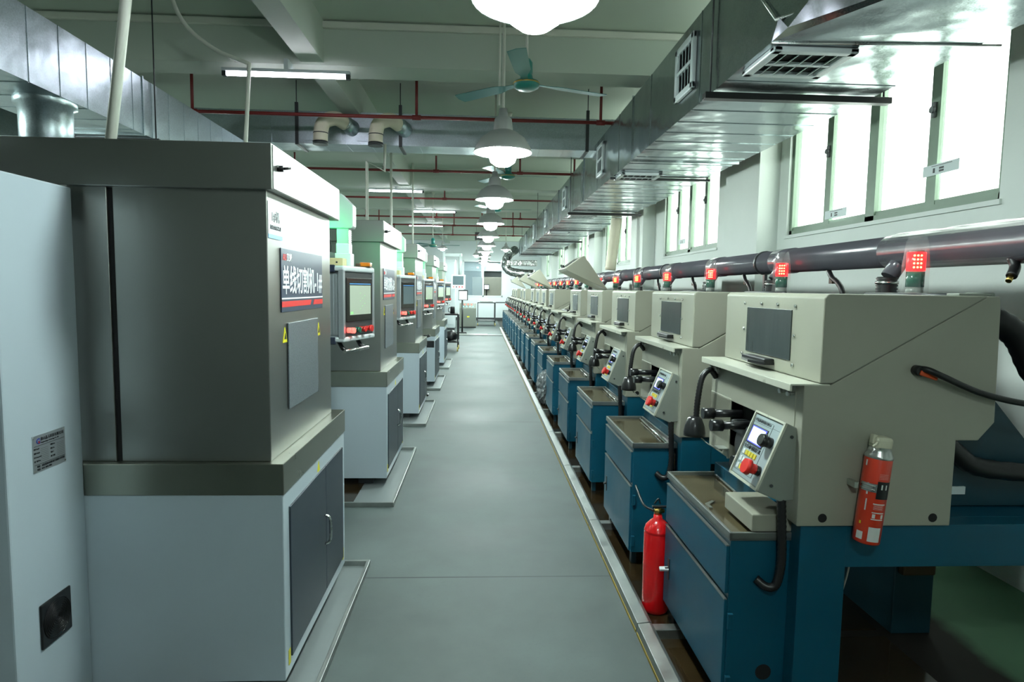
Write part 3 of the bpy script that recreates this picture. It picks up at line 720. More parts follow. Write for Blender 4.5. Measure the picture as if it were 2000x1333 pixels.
# control pendants of the left row
def pendant(k):
    Y = 2.33; t = thing('control_pendant', 'x', 'control panel', (-.85, Y + 1.5, 1.2), 'control pendants of the left row')
    F0 = Vector((-.812, Y + 1.40, 0)); F1 = Vector((-.705, Y + 1.78, 0)); d = (F1 - F0).normalized(); nrm = Vector((d.y, -d.x, 0))   # face normal, towards aisle
    def Q(s, dep, z): p = F0 + d * s + nrm * dep; return Vector((p.x, p.y, z))
    W = (F1 - F0).length
    def qbox(bm, s0, s1, e0, e1, z0, z1, bev=0.):
        vs = [bm.verts.new(Q(s, e, z)) for z in (z0, z1) for (s, e) in ((s0, e0), (s1, e0), (s1, e1), (s0, e1))]
        fs = [bm.faces.new([vs[i] for i in f]) for f in ((0, 3, 2, 1), (4, 5, 6, 7), (0, 1, 5, 4), (1, 2, 6, 5), (2, 3, 7, 6), (3, 0, 4, 7))]
        bmesh.ops.recalc_face_normals(bm, faces=fs)
        if bev: bmesh.ops.bevel(bm, geom=list({e for v in vs for e in v.link_edges}), offset=bev, segments=3, affect='EDGES', profile=.5)
    b = NB(); qbox(b, 0, W, -.16, -.004, 1.29, 1.69, .02)
    for q in range(5): qbox(b, -.004, .004, -.14 + q * .022, -.13 + q * .022, 1.31, 1.67)
    for s in (0, W): qbox(b, s - .012, s + .012, -.03, .006, 1.28, 1.70, .006)
    ho = obj('housing', b, 'aluminium', t)
    b = NB(); qbox(b, -.012, W + .012, -.17, .008, 1.685, 1.72, .012); qbox(b, -.012, W + .012, -.17, .008, 1.265, 1.295, .01); obj('end_frame', b, 'pale_plastic', t)
    b = NB(); qbox(b, -.016, -.002, -.165, -.05, 1.68, 1.725, .006); qbox(b, -.016, -.0, -.165, -.05, 1.25, 1.295, .006); obj('corner_cap', b, 'navy_plastic', t)
    b = NB(); qbox(b, .012, W - .012, -.006, -.001, 1.30, 1.68); obj('fascia', b, 'dark_grey', t)
    b = NB(); qbox(b, .03, W - .022, -.004, .004, 1.385, 1.65, .003); sc = obj('touch_screen', b, 'screen_glass', t)
    b = NB(); qbox(b, .07, W - .045, .004, .0052, 1.425, 1.605); obj('display', b, 'screen_on', sc)
    b = NB(); qbox(b, .07, W - .045, .004, .0052, 1.612, 1.616); obj('status_line', b, 'screen_line', sc)
    b = NB(); qbox(b, .075, .11, .0052, .006, 1.43, 1.445)
    for q in range(7): qbox(b, W * .5 + (q % 3) * .03, W * .5 + (q % 3) * .03 + .012, .0052, .006, 1.46 + q * .016, 1.463 + q * .016)
    obj('green_mark', b, 'screen_green', sc)
    for s, m in ((.05, 'red_lamp'), (.125, 'green_lens'), (.2, 'red_button'), (.29, 'red_button')):
        b = NB(); p = Q(s, 0, 1.335); q = Q(s, .028, 1.335); cyl(b, p, q, .016, seg=14); cyl(b, q, Q(s, .045, 1.335), .021 if s > .25 else .017, seg=16); obj('push_button', b, m, t)
    b = NB()
    for s in (.04, W - .12):
        tube(b, [Q(s, -.06, 1.27), Q(s, -.03, 1.225), Q(s, .0, 1.21)], .013, 10)
    hb = obj('handle_bracket', b, 'black_plastic', t)
    b = NB(); tube(b, [Q(.01, .0, 1.21), Q(W - .08, .0, 1.21)], .011, 12); obj('grip', b, 'steel_bright', hb)
    # arm column above
    cx, cy = -.855, Y + 1.60
    b = NB(); box(b, cx - .045, cx + .055, cy - .05, cy + .05, 1.72, 1.80, .004); box(b, cx - .035, cx + .045, cy - .045, cy + .045, 1.78, 1.86, .004); obj('clamp_block', b, 'pale_plastic', t)
    b = NB(); box(b, cx - .03, cx + .04, cy - .04, cy + .04, 1.84, 1.97)
    for q in range(9): box(b, cx + .03, cx + .043, cy - .043, cy + .043, 1.85 + q * .012, 1.855 + q * .012)
    obj('arm_column', b, 'column_grey', t)
    b = NB(); prism(b, [(cx - .09, 1.95), (cx + .06, 1.95), (cx + .07, 1.965), (cx + .07, 2.09), (cx + .0, 2.16), (cx - .09, 2.175), (cx - .7, 2.175), (cx - .7, 2.07), (cx - .09, 2.07)], 'y', cy - .05, cy + .05, .006)
    box(b, cx - .7, cx - .6, Y + 1.068, cy + .045, 2.04, 2.10, .004); obj('arm_head', b, 'column_grey', t)
    b = NB(); cyl(b, (cx - .075, cy - .18, 1.9), (cx - .075, cy - .18, 1.955), .022, seg=14); obj('green_stack_light', b, 'green_lamp', t)
    b = NB(); cyl(b, (cx - .075, cy - .18, 1.80), (cx - .075, cy - .18, 1.9), .02, seg=14); tube(b, curve([(cx - .05, cy - .17, 1.9), (cx - .04, cy - .15, 1.84), (cx - .055, cy - .1, 1.77), (cx - .06, cy - .06, 1.73)], 5), .003, 6); box(b, cx - .09, cx - .04, cy - .2, cy - .04, 1.725, 1.80); obj('light_post', b, 'dark_grey', t)
    return t
def pendant_extras(Y, n):
    t = thing('cardboard_box', 'small cream box standing on top of the %s control pendant' % NUM[n], 'box', (-.86, Y + 1.42, 1.72), 'cream boxes on the control pendants')
    b = NB(); box(b, -.9, -.82, Y + 1.42, Y + 1.53, 1.721, 1.765, .003); bb = obj('box_body', b, 'cream_box', t)
    b = NB(); box(b, -.86, -.85, Y + 1.418, Y + 1.42, 1.735, 1.745); obj('printed_mark', b, 'black_print', bb)
    t = thing('warning_beacon', 'amber warning light lying on top of the %s control pendant' % NUM[n], 'warning light', (-.75, Y + 1.75, 1.72), 'amber lights on the control pendants')
    b = NB(); box(b, -.775, -.71, Y + 1.70, Y + 1.78, 1.726, 1.752, .006); obj('lens', b, 'amber', t)
    b = NB(); box(b, -.8, -.77, Y + 1.69, Y + 1.78, 1.721, 1.745, .006); box(b, -.775, -.71, Y + 1.695, Y + 1.785, 1.721, 1.727); obj('light_base', b, 'brown_dark', t)
pl = ['grey control pendant with pale screen and red buttons, nearest the camera', 'grey control pendant with dark screen beside the second wire saw', 'grey control pendant, third in the left row', 'grey control pendant, fourth in the left row', 'grey control pendant, farthest in the left row']
p0 = pendant(0); p0['label'] = pl[0]
for i in range(SAW_N):
    if i:
        q = dup(p0, p0.location + Vector((0, SW * i, 0)), pl[i])
        if i == 1:
            for c in kids(q):
                if c.name.startswith('touch_screen'):
                    for g in kids(c):
                        if g.name.startswith('display'): g.data = g.data.copy(); g.data.materials[0] = MATS['screen_off']
                        if g.name.startswith('green_mark'): bpy.data.objects.remove(g)
    if i < 4: pendant_extras(2.33 + SW * i, i)

# drip trays of the left row
def left_tray(i):
    Y = [1.6, 4.46, 7.10, 9.64, 12.2][i]; Y1 = [3.48, 6.03, 8.63, 11.1, 13.7][i]
    t = thing('drip_tray', ['pale steel drip tray below the first wire saw, cut off by the bottom edge', 'pale steel drip tray below the second wire saw', 'pale steel drip tray below the third wire saw', 'pale steel drip tray below the fourth wire saw', 'pale steel drip tray below the last wire saw'][i], 'drip tray', (-1, Y, 0), 'drip trays of the left row')
    obj('tray_floor', box(NB(), -1.6, -.63, Y, Y1, .001, .006), 'tray_floor', t)
    b = NB(); x0, x1 = -1.62, -.62
    box(b, x0, x1, Y - .012, Y + .008, 0, .035, .002); box(b, x0, x1, Y1 - .008, Y1 + .012, 0, .035, .002); box(b, x1 - .02, x1, Y, Y1, 0, .035, .002)
    obj('tray_rim', b, 'rim_steel', t)
    obj('oil_film', box(NB(), -1.55, -.93, Y + .03, Y1 - .03, .006, .008), 'oily', t)
for i in range(5): left_tray(i)

# ------------------------------------------------------------------ right row: slicing machines
P0, PITCH, NR = 2.06, 1.30, 18
OPEN = (5, 10, 13, 17)
def slicer():
    Y = P0; t = thing('slicing_machine', 'x', 'slicing machine', (1.3, Y, 0), 'slicing machines in the right row')
    b = NB()
    prof = [(1.26, .785), (1.26, 1.285), (1.73, 1.56), (1.79, 1.56), (1.80, 1.157), (1.745, 1.092), (1.665, 1.092), (1.665, .785)]
    prism(b, prof, 'y', Y + .1, Y + .83, .004)
    # near cheek with front post, apron, far post
    prism(b, [(1.11, .785), (1.11, 1.285), (1.205, 1.285), (1.745, 1.597), (1.785, 1.597), (1.79, 1.55), (1.80, 1.157), (1.745, 1.092), (1.665, 1.092), (1.665, .785)], 'y', Y, Y + .1, .004)
    prism(b, [(1.205, 1.285), (1.745, 1.597), (1.785, 1.597), (1.79, 1.285)], 'y', Y + .75, Y + .84, .003)
    box(b, 1.107, 1.3, Y + .05, Y + .84, 1.12, 1.283, .003)
    box(b, 1.105, 1.3, Y + .60, Y + .84, .86, 1.13, .004)
    prism(b, [(1.105, .93), (1.3, .80), (1.3, 1.12), (1.105, 1.12)], 'y', Y + .6, Y + .835)
    body = obj('body', b, 'beige', t)
    b = NB(); cyl(b, (1.20, Y - .001, .815), (1.20, Y + .004, .815), .016, seg=14); cyl(b, (1.60, Y - .001, .815), (1.60, Y + .004, .815), .016, seg=14); obj('bolt_hole', b, 'black_void', body)
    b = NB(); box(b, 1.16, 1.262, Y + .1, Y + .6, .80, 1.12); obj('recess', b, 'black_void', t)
    b = NB(); cyl(b, (1.16, Y + .45, .95), (1.10, Y + .45, .95), .08, seg=20); box(b, 1.09, 1.17, Y + .34, Y + .56, 1.0, 1.05, .01); cyl(b, (1.15, Y + .52, .86), (1.09, Y + .52, .86), .035); obj('spindle_head', b, 'dark_grey', t)
    b = NB(); box(b, 1.062, 1.2, Y + .0, Y + .86, 1.282, 1.288, .001); box(b, 1.06, 1.068, Y + .0, Y + .86, 1.262, 1.288, .002); obj('shelf_lip', b, 'beige_edge', t)
    for yy in (.06, .12, .74, .8):
        b = NB(); cyl(b, (1.085, Y + yy, 1.245), (1.11, Y + yy, 1.245), .005, seg=8); cyl(b, (1.08, Y + yy, 1.245), (1.09, Y + yy, 1.245), .009, seg=8); obj('bolt', b, 'steel_bright', t)
    obj('side_window', box(NB(), 1.104, 1.106, Y + .7, Y + .702, 1.2, 1.201), 'beige', body)
    # control box
    b = NB(); y0, y1 = Y + .035, Y + .275
    prism(b, [(1.078, 1.142), (1.115, 1.125), (1.118, .868), (1.062, .862), (.98, .897)], 'y', y0, y1, .004); cb = obj('control_box', b, 'boxgrey', t)
    A = Vector((1.078, 0, 1.142)); B = Vector((.98, 0, .897)); up = (A - B).normalized(); nn = Vector((-up.z, 0, up.x)); H = (A - B).length
    def fp(s, h, o):   # s from far edge (0) to near edge (1), h from bottom (0) to top (1)
        p = B + up * H * h + nn * o; return Vector((p.x, y1 + (y0 - y1) * s, p.z))
    def fbox(bm, s0, s1, h0, h1, o0, o1):
        vs = [bm.verts.new(fp(s, h, o)) for o in (o0, o1) for (s, h) in ((s0, h0), (s1, h0), (s1, h1), (s0, h1))]
        fs = [bm.faces.new([vs[i] for i in f]) for f in ((0, 3, 2, 1), (4, 5, 6, 7), (0, 1, 5, 4), (1, 2, 6, 5), (2, 3, 7, 6), (3, 0, 4, 7))]; bmesh.ops.recalc_face_normals(bm, faces=fs)
    b = NB(); fbox(b, .0, 1, 0, .03, 0, .008); fbox(b, 0, 1, .97, 1, 0, .008); fbox(b, 0, .035, 0, 1, 0, .008); fbox(b, .955, 1, 0, 1, 0, .008); obj('panel_frame', b, 'beige_edge', cb)
    b = NB(); fbox(b, .05, .94, .05, .95, 0, .003); fa = obj('control_fascia', b, 'panelface', t)
    b = NB(); fbox(b, .10, .62, .52, .80, .003, .006); obj('screen_bezel', b, 'dark_grey', fa)
    b = NB(); fbox(b, .125, .60, .54, .785, .006, .0066); obj('screen_border', b, 'lcd_edge', fa)
    b = NB(); fbox(b, .15, .575, .555, .77, .0066, .0072); obj('screen', b, 'lcd', fa)
    b = NB(); fbox(b, .07, .66, .905, .909, .003, .0038); fbox(b, .07, .66, .84, .844, .003, .0038); fbox(b, .68, .92, .85, .854, .003, .0038); fbox(b, .68, .69, .1, .9, .003, .0036); fbox(b, .07, .68, .1, .104, .003, .0038); fbox(b, .06, .07, .1, .9, .003, .0038); obj('printed_border', b, 'black_print', fa)
    text('title_lettering', '平望晶体材料科技实业公司', .0125, fp(.09, .875, .0035), (0, -1, 0), up, 'black_print', fa, xs=.85)
    text('model_lettering', '全自动内圆切片机', .0185, fp(.09, .47, .0035), (0, -1, 0), up, 'black_print', fa, off=.0002, xs=.9)
    b = NB(); bw = NB()
    for r_ in range(3):
        for c in range(5):
            if r_ == 1 and c > 2: continue
            tgt = bw if (c == 0 or (r_ == 1 and c == 1)) else b
            s = .14 + c * .095; h = .385 - r_ * .11; fbox(tgt, s, s + .065, h - .035, h + .035, .003, .007)
    obj('yellow_key', b, 'yellow_key', fa); obj('white_key', bw, 'keycap_white', fa)
    b = NB(); p = fp(.80, .66, 0); cyl(b, p, p + nn * .03, .02, seg=16); cyl(b, p + nn * .03, p + nn * .045, .026, .022, seg=16); obj('selector_knob', b, 'black_plastic', t)
    b = NB(); p = fp(.82, .25, 0); cyl(b, p, p + nn * .02, .018, seg=16); em = obj('stop_button_base', b, 'black_plastic', t)
    b = NB(); cyl(b, p + nn * .02, p + nn * .045, .019, seg=16); cyl(b, p + nn * .045, p + nn * .062, .03, .027, seg=22); obj('emergency_stop', b, 'red_button', em)
    b = NB()
    for q in ((1.075, 1.095), (1.01, .92)): cyl(b, (q[0] + .018, y0 - .004, q[1]), (q[0] + .018, y0 + .002, q[1]), .006, seg=10)
    obj('side_screw', b, 'dark_grey', cb)
    b = NB(); tube(b, curve([(1.075, Y + .05, .87), (1.08, Y + .045, .76), (1.085, Y + .045, .64), (1.07, Y + .045, .555), (1.04, Y + .055, .54), (1.01, Y + .078, .56)], 12), .0155, 12, ribs=.06); obj('cable_hose', b, 'rubber', t)
    # round-grip handles
    for dy, dz, L in ((.52, 1.08, .17), (.42, 1.05, .17)):
        b = NB(); x1 = 1.12; cyl(b, (x1, Y + dy, Y * 0 + dz), (x1 - L * .72, Y + dy, dz), .017, seg=16); cyl(b, (x1 - L * .72, Y + dy, dz), (x1 - L, Y + dy, dz), .024, .023, seg=18); obj('grip_handle', b, 'black_plastic', t)
    # gooseneck work lamp
    b = NB(); tube(b, curve([(1.105, Y + .78, 1.2), (1.07, Y + .77, 1.235), (1.03, Y + .76, 1.2), (1.01, Y + .75, 1.1), (1.005, Y + .75, 1.0)], 14), .0135, 12, ribs=.07); wl = obj('gooseneck_lamp', b, 'rubber', t)
    b = NB(); lathe(b, [(.0, .055), (.02, .055), (.032, .045), (.045, .01), (.05, -.02), (.05, -.035), (0, -.03)], (1.0, Y + .75, .965), close=True); obj('lamp_head', b, 'black_plastic', wl)
    b = NB(); tube(b, curve([(1.02, Y + .74, .93), (1.05, Y + .70, .9), (1.1, Y + .66, .88)], 6), .003, 6); box(b, 1.06, 1.105, Y + .6, Y + .66, .9, .905); box(b, 1.1, 1.105, Y + .6, Y + .61, .86, .905); obj('lamp_bracket', b, 'boxgrey', wl)
    # blue stand
    b = NB()
    box(b, 1.13, 1.30, Y + .01, Y + .12, .0, .785, .003); box(b, 1.298, 2.39, Y + .013, Y + .09, .63, .784, .002); box(b, 2.38, 2.5, Y + .01, Y + .12, 0, .64, .003)
    box(b, 1.13, 1.27, Y + .70, Y + .82, .0, .785, .003); box(b, 1.13, 2.5, Y + .72, Y + .82, .66, .785, .003); box(b, 1.13, 1.25, Y + .1, Y + .7, .66, .785, .003); box(b, 1.66, 2.45, Y + .1, Y + .72, .70, .78, .003)
    obj('stand', b, 'blue', t)
    # blue rear casting, column and black hoses
    b = NB(); prism(b, [(1.70, .785), (1.70, 1.09), (1.85, 1.15), (1.88, 1.5), (1.92, 1.495), (1.965, 1.44), (1.97, 1.2), (2.12, 1.03), (2.45, .95), (2.45, .785)], 'y', Y + .2, Y + .34, .004); obj('rear_casting', b, 'blue_dark', t)
    b = NB(); box(b, 1.95, 2.14, Y + .66, Y + 1.10, 0, 1.594, .004); obj('rear_column', b, 'blue_dark', t)
    obj('motor_block', box(NB(), 1.96, 2.12, Y + .62, Y + .66, .3, .62, .01), 'brown_dark', t)
    b = NB(); tube(b, curve([(1.78, Y + .26, 1.50), (1.92, Y + .24, 1.52), (2.05, Y + .22, 1.45), (2.13, Y + .2, 1.3), (2.3, Y + .2, 1.15)], 8), .05, 14, ribs=.03); obj('air_hose', b, 'rubber', t)
    b = NB(); tube(b, curve([(1.69, Y + .12, 1.09), (1.76, Y + .12, 1.02), (1.87, Y + .12, .96), (2.2, Y + .12, .93)], 8), .035, 12, ribs=.04); obj('drain_hose', b, 'rubber', t)
    return t
def hood(t, Y, opened, label=None):
    """wedge-shaped front hood, hinged at its back top edge"""
    hx, hz = 1.75, 1.598
    pts = [(1.165, 1.29), (1.165, 1.585), (1.18, 1.598), (1.745, 1.598), (1.21, 1.29)]
    def rot(bm):
        if opened: bmesh.ops.rotate(bm, verts=bm.verts, cent=(hx, Y, hz), matrix=Matrix.Rotation(math.radians(54), 3, 'Y'))
        return bm
    b = NB(); prism(b, pts, 'y', Y + .0, Y + .845, .005); h = obj('hood', rot(b), 'beige', t)
    b = NB(); box(b, 1.161, 1.166, Y + .215, Y + .605, 1.345, 1.535, .001); obj('viewing_window', rot(b), 'window_dark', h)
    b = NB(); box(b, 1.125, 1.165, Y + .34, Y + .56, 1.318, 1.336, .004); prism(b, [(1.125, Y + .34), (1.165, Y + .34), (1.165, Y + .56), (1.125, Y + .56), (1.105, Y + .45)], 'z', 1.312, 1.322); obj('handle', rot(b), 'black_plastic', h)
    b = NB()
    for yy, z in ((.19, 1.55), (.33, 1.553), (.47, 1.553), (.63, 1.55), (.19, 1.44), (.635, 1.44), (.19, 1.33), (.64, 1.33)): cyl(b, (1.158, Y + yy, z), (1.166, Y + yy, z), .006, seg=8)
    obj('window_screw', rot(b), 'steel_bright', h)
    b = NB(); cyl(b, (hx, Y + .15, hz), (hx, Y + .7, hz), .008, seg=8); obj('hinge', b, 'dark_grey', t)
def mlabel(k):
    f = {0: 'beige slicing machine nearest the camera, with an aerosol extinguisher strapped to its side',
         5: 'beige slicing machine with its hood raised widest in view, sixth from the camera',
         10: 'beige slicing machine with raised hood, eleventh from the camera, second open one',
         13: 'beige slicing machine with raised hood, fourteenth from the camera, third open one',
         17: 'beige slicing machine with raised hood at the far end of the right row'}
    return f.get(k, 'beige slicing machine with closed hood and square window, %s from the camera' % NUM[k])
m0 = slicer(); m0['label'] = mlabel(0)
machines = [m0]
for k in range(1, NR): machines.append(dup(m0, (1.3, P0 + PITCH * k, 0), mlabel(k)))
hood(m0, P0, False)
hp = [c for c in kids(m0) if c.name.split('.')[0] in ('hood', 'hinge')]
hop = None
for k in range(1, NR):
    t = machines[k]
    if k in OPEN:
        if hop is None: hood(t, P0 + PITCH * k, True); hop = [c for c in kids(t) if c.name.split('.')[0] in ('hood', 'hinge')]; continue
        src = hop
    else: src = hp
    for c in src:
        d = c.copy(); COL.objects.link(d); d.parent = t
        for g in kids(c):
            e = g.copy(); COL.objects.link(e); e.parent = d
# extra lever with a red ball on the first open machine
t = machines[5]; Y = P0 + PITCH * 5
b = NB(); tube(b, curve([(1.3, Y + .5, 1.29), (1.3, Y + .45, 1.36), (1.32, Y + .42, 1.46)], 6), .02, 10); box(b, 1.2, 1.6, Y + .1, Y + .7, 1.285, 1.31, .01); lv = obj('lever', b, 'black', t)
b = NB(); bmesh.ops.create_uvsphere(b, u_segments=14, v_segments=10, radius=.025, matrix=Matrix.Translation((1.32, Y + .42, 1.49))); obj('lever_knob', b, 'red_button', lv, smooth=True)
# side details of the first machine
t = m0; Y = P0
b = NB(); tube(b, curve([(1.500, Y - .004, 1.345), (1.515, Y - .04, 1.345), (1.56, Y - .05, 1.325), (1.70, Y - .04, 1.27), (1.85, Y - .04, 1.235), (2.0, Y - .04, 1.225), (2.2, Y - .04, 1.22)], 10), .011, 12); ch = obj('coolant_hose', b, 'rubber', t)
b = NB(); box(b, 1.495, 1.56, Y - .035, Y - .022, 1.325, 1.343, .003); bmesh.ops.rotate(b, verts=b.verts, cent=(1.5, Y, 1.335), matrix=Matrix.Rotation(.3, 3, 'Y')); obj('tap_handle', b, 'orange', ch)
b = NB(); cyl(b, (1.50, Y - .03, 1.34), (1.50, Y, 1.34), .018, seg=16); obj('tap_body', b, 'black', ch)
b = NB(); cyl(b, (1.7, Y + .05, 1.603), (1.8, Y + .05, 1.603), .007); box(b, 1.66, 1.78, Y + .03, Y + .09, 1.598, 1.606, .002); obj('top_latch', b, 'boxgrey', t)
b = NB(); box(b, 1.75, 1.87, Y + .19, Y + .199, .835, .865); obj('torn_label', b, 'paper', t)
b = NB(); tube(b, curve([(1.31, Y + .15, .36), (1.37, Y + .2, .33), (1.46, Y + .3, .35), (1.56, Y + .4, .45), (1.6, Y + .45, .64)], 8), .004, 6); obj('drain_line', b, 'wire_white', t)

# tray cabinets
def tray_cabinet():
    Y = P0 + .08; L = .74; x0, x1 = .865, 1.10
    t = thing('tray_cabinet', 'x', 'cabinet', (1, Y, 0), 'blue tray cabinets in the right row')
    b = NB(); box(b, x0 + .012, x1, Y, Y + L, .09, .705, .003); bd = obj('cabinet_body', b, 'blue', t)
    b = NB(); cyl(b, (1.02, Y - .001, .2), (1.02, Y + .003, .2), .03, seg=18); obj('side_hole', b, 'black_void', bd)
    b = NB(); box(b, x0, x0 + .016, Y + .006, Y + L - .006, .50, .68, .002); dr = obj('drawer', b, 'blue', t)
    b = NB(); box(b, x0 - .002, x0 + .01, Y + .006, Y + L - .006, .678, .683); obj('drawer_edge_highlight', b, 'rim_steel', dr)  # pale strip added as the highlight line along the drawer's top edge
    b = NB(); box(b, x0, x0 + .016, Y + .006, Y + L - .006, .10, .478, .002); dd = obj('door', b, 'blue', t)
    b = NB(); box(b, x0 - .002, x0 + .01, Y + .006, Y + L - .006, .476, .481); obj('door_edge_highlight', b, 'rim_steel', dd)  # same kind of added strip, a highlight line on the door's top edge
    b = NB(); hy = Y + L - .08; box(b, x0 - .004, x0, hy - .012, hy + .012, .24, .34, .001); cyl(b, (x0 - .02, hy, .29), (x0, hy, .29), .008, seg=10); obj('handle', b, 'dark_grey', dd)
    b = NB()
    for z in (.16, .40): box(b, x0 + .01, x0 + .03, Y - .012, Y + .004, z - .03, z + .03, .003)
    obj('hinge', b, 'blue', dd)
    b = NB(); X0, X1, z0, z1 = .868, 1.125, .706, .735
    box(b, X0, X1, Y - .01, Y + L + .01, z0, z0 + .008)
    box(b, X0, X0 + .012, Y - .01, Y + L + .01, z0, z1, .002); box(b, X1 - .012, X1, Y - .01, Y + L + .01, z0, z1, .002); box(b, X0, X1, Y - .01, Y + .002, z0, z1, .002); box(b, X0, X1, Y + L - .002, Y + L + .01, z0, z1, .002)
    tr = obj('top_tray', b, 'rim_steel', t)
    obj('oil_pool', box(NB(), X0 + .012, X1 - .012, Y + .002, Y + L - .002, z0 + .008, z0 + .012), 'oily_tray', tr)
    b = NB(); tube(b, [(X1 - .05, Y + .02, z1 - .01), (X1 - .03, Y + L - .02, z1 - .01)], .006, 8); obj('tray_rod', b, 'steel_bright', tr)
    b = NB()
    for yy in (.05, L - .09): box(b, x0 + .03, x0 + .06, Y + yy, Y + yy + .04, .0, .09)
    box(b, x1 - .05, x1 - .02, Y + .05, Y + .09, .0, .09)
    obj('foot', b, 'blue_dark', t)
    return t
def clabel(k):
    f = {0: 'blue steel tray cabinet nearest the camera, with a beige block on its tray', 1: 'blue steel tray cabinet directly behind the red floor extinguisher',
         5: 'blue steel tray cabinet beside the crumpled plastic sheet, sixth from the camera'}
    return f.get(k, 'blue steel tray cabinet in front of the %s slicing machine from the camera' % NUM[k])
c0 = tray_cabinet(); c0['label'] = clabel(0)
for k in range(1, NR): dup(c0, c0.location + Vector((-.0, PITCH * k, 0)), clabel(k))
c0.location.x += .035

# kerbed drip pans
def pan():
    Y0, Y1 = 2.75 - PITCH, 2.75
    t = thing('drip_pan', 'x', 'drip pan', (.9, Y0, 0), 'kerbed drip pans in the right row')
    b = NB()
    prism(b, [(.74, .0), (.745, .05), (.80, .055), (.815, .05), (.815, .0)], 'y', Y0 + .004, Y1 - .004, .002)
    box(b, .80, 1.14, Y1 - .06, Y1 - .004, .0, .05, .003)
    obj('kerb', b, 'rim_steel', t)
    obj('kerb_stripe', box(NB(), .7385, .7425, Y0 + .01, Y1 - .01, .0, .014), 'yellow_kerb', t)
    obj('pan_floor', box(NB(), .81, 1.9, Y0 + .004, Y1 - .06, .0, .006), 'oily', t)
    return t
pn = pan(); pn['label'] = 'metal kerbed drip pan nearest the camera, cut off by the bottom edge'
for k in range(1, NR): dup(pn, pn.location + Vector((0, PITCH * k, 0)), 'metal kerbed drip pan along the aisle, %s from the camera' % NUM[k])

# signal beacons
def beacon(x, y):
    t = thing('signal_beacon', 'x', 'signal light', (x, y, 1.595), 'red signal beacons above the right row')
    b = NB(); cyl(b, (x, y, 1.595), (x, y, 1.635), .036, seg=20); cyl(b, (x, y, 1.795), (x, y, 1.803), .03, seg=20); obj('beacon_base', b, 'boxgrey', t)
    b = NB(); cyl(b, (x, y, 1.635), (x, y, 1.707), .038, seg=20); obj('green_lens', b, 'green_lens', t)
    b = NB(); cyl(b, (x, y, 1.709), (x, y, 1.795), .039, seg=20); rl = obj('red_lens', b, 'red_lens', t)
    b = NB()
    for a in (-.95, -.6, -.25):
        for z in (1.725, 1.743, 1.761, 1.779):
            aa = -PI / 2 + a + .15; p = Vector((x + .0395 * math.cos(aa), y + .0395 * math.sin(aa), z)); q = Vector((x + .041 * math.cos(aa), y + .041 * math.sin(aa), z)); cyl(b, p, q, .0045, seg=6)
    obj('led_dot', b, 'led', rl)
    b = NB(); pr = [(.058, 1.597), (.05, 1.655), (.056, 1.725), (.052, 1.795), (.04, 1.835), (.034, 1.870)]; seg = 14; rings = []
    random.seed(3)
    for r_, z in pr: rings.append([b.verts.new((x + (r_ + random.uniform(-.006, .008)) * math.cos(2 * PI * i / seg), y + (r_ + random.uniform(-.006, .008)) * math.sin(2 * PI * i / seg), z + random.uniform(-.006, .006))) for i in range(seg)])
    for A, B in zip(rings, rings[1:]):
        for i in range(seg): b.faces.new((A[i], A[(i + 1) % seg], B[(i + 1) % seg], B[i]))
    obj('plastic_bag', b, 'clear_film', t)
    return t
b0 = beacon(2.02, 2.82); b0['label'] = 'red lit signal beacon in a plastic bag nearest the camera'
for k in range(1, NR): dup(b0, b0.location + Vector((0, PITCH * k, 0)), 'red lit signal beacon in a plastic bag, %s from the camera' % NUM[k])

# grey extraction pipe
PX, PZ = 2.24, 1.83
t = thing('extraction_pipe', 'dark grey plastic extraction pipe running along the right wall above the machines', 'pipe', (PX, 3, PZ))
b = NB(); cyl(b, (PX, 3.2, PZ), (PX, 26.0, PZ), .085, seg=32); obj('pipe_run', b, 'pvc', t)
b = NB(); cyl(b, (PX, .4, PZ), (PX, 3.25, PZ), .096, seg=32); obj('wide_pipe', b, 'pvc', t)
for k in range(NR):
    y = 3.2 + PITCH * k
    b = NB(); cyl(b, (PX, y - .12, PZ), (PX, y + .12, PZ), .091, seg=28); cyl(b, (PX, y, PZ), (PX - .09, y, PZ - .14), .042, seg=18); obj('tee', b, 'pvc', t)
    if k % 2 == 1 or k > 3:
        b = NB(); cyl(b, (PX, y + .33, PZ), (PX, y + .36, PZ), .094, seg=24); box(b, PX - .012, PX + .012, y + .325, y + .355, 0.0, PZ - .08); obj('support_strap', b, 'dark_grey', t)
t0 = thing('suction_hose', 'black corrugated suction hose below the grey pipe, nearest the camera', 'hose', (PX - .05, 3.2, 1.56), 'black corrugated suction hoses')
b = NB(); n = 16; tube(b, [Vector((PX - .1, 3.2, 1.69 - .145 * i / n)) for i in range(n + 1)], .05, 16, ribs=.07); obj('corrugated_tube', b, 'rubber', t0)
b = NB(); cyl(b, (PX - .1, 3.2, 1.652), (PX - .1, 3.2, 1.668), .055, seg=18); obj('hose_clamp', b, 'steel_bright', t0)
for k in range(1, NR): dup(t0, t0.location + Vector((0, PITCH * k, 0)), 'black corrugated suction hose below the grey pipe, %s from the camera' % NUM[k])
t1 = thing('valve_hose', 'thin black hose with brass valve below the grey pipe, nearest the camera', 'hose', (PX, 3.75, 1.56), 'thin black valve hoses')
b = NB(); tube(b, curve([(PX, 3.95, 1.76), (PX - .02, 3.86, 1.7), (PX - .04, 3.75, 1.66), (PX - .05, 3.68, 1.58), (PX - .05, 3.66, 1.3)], 6), .016, 10); obj('tube', b, 'rubber', t1)
b = NB(); box(b, PX - .03, PX + .0, 3.84, 3.88, 1.66, 1.70, .003); cyl(b, (PX - .01, 3.8, 1.65), (PX - .01, 3.84, 1.69), .012); obj('valve', b, 'brown_dark', t1)
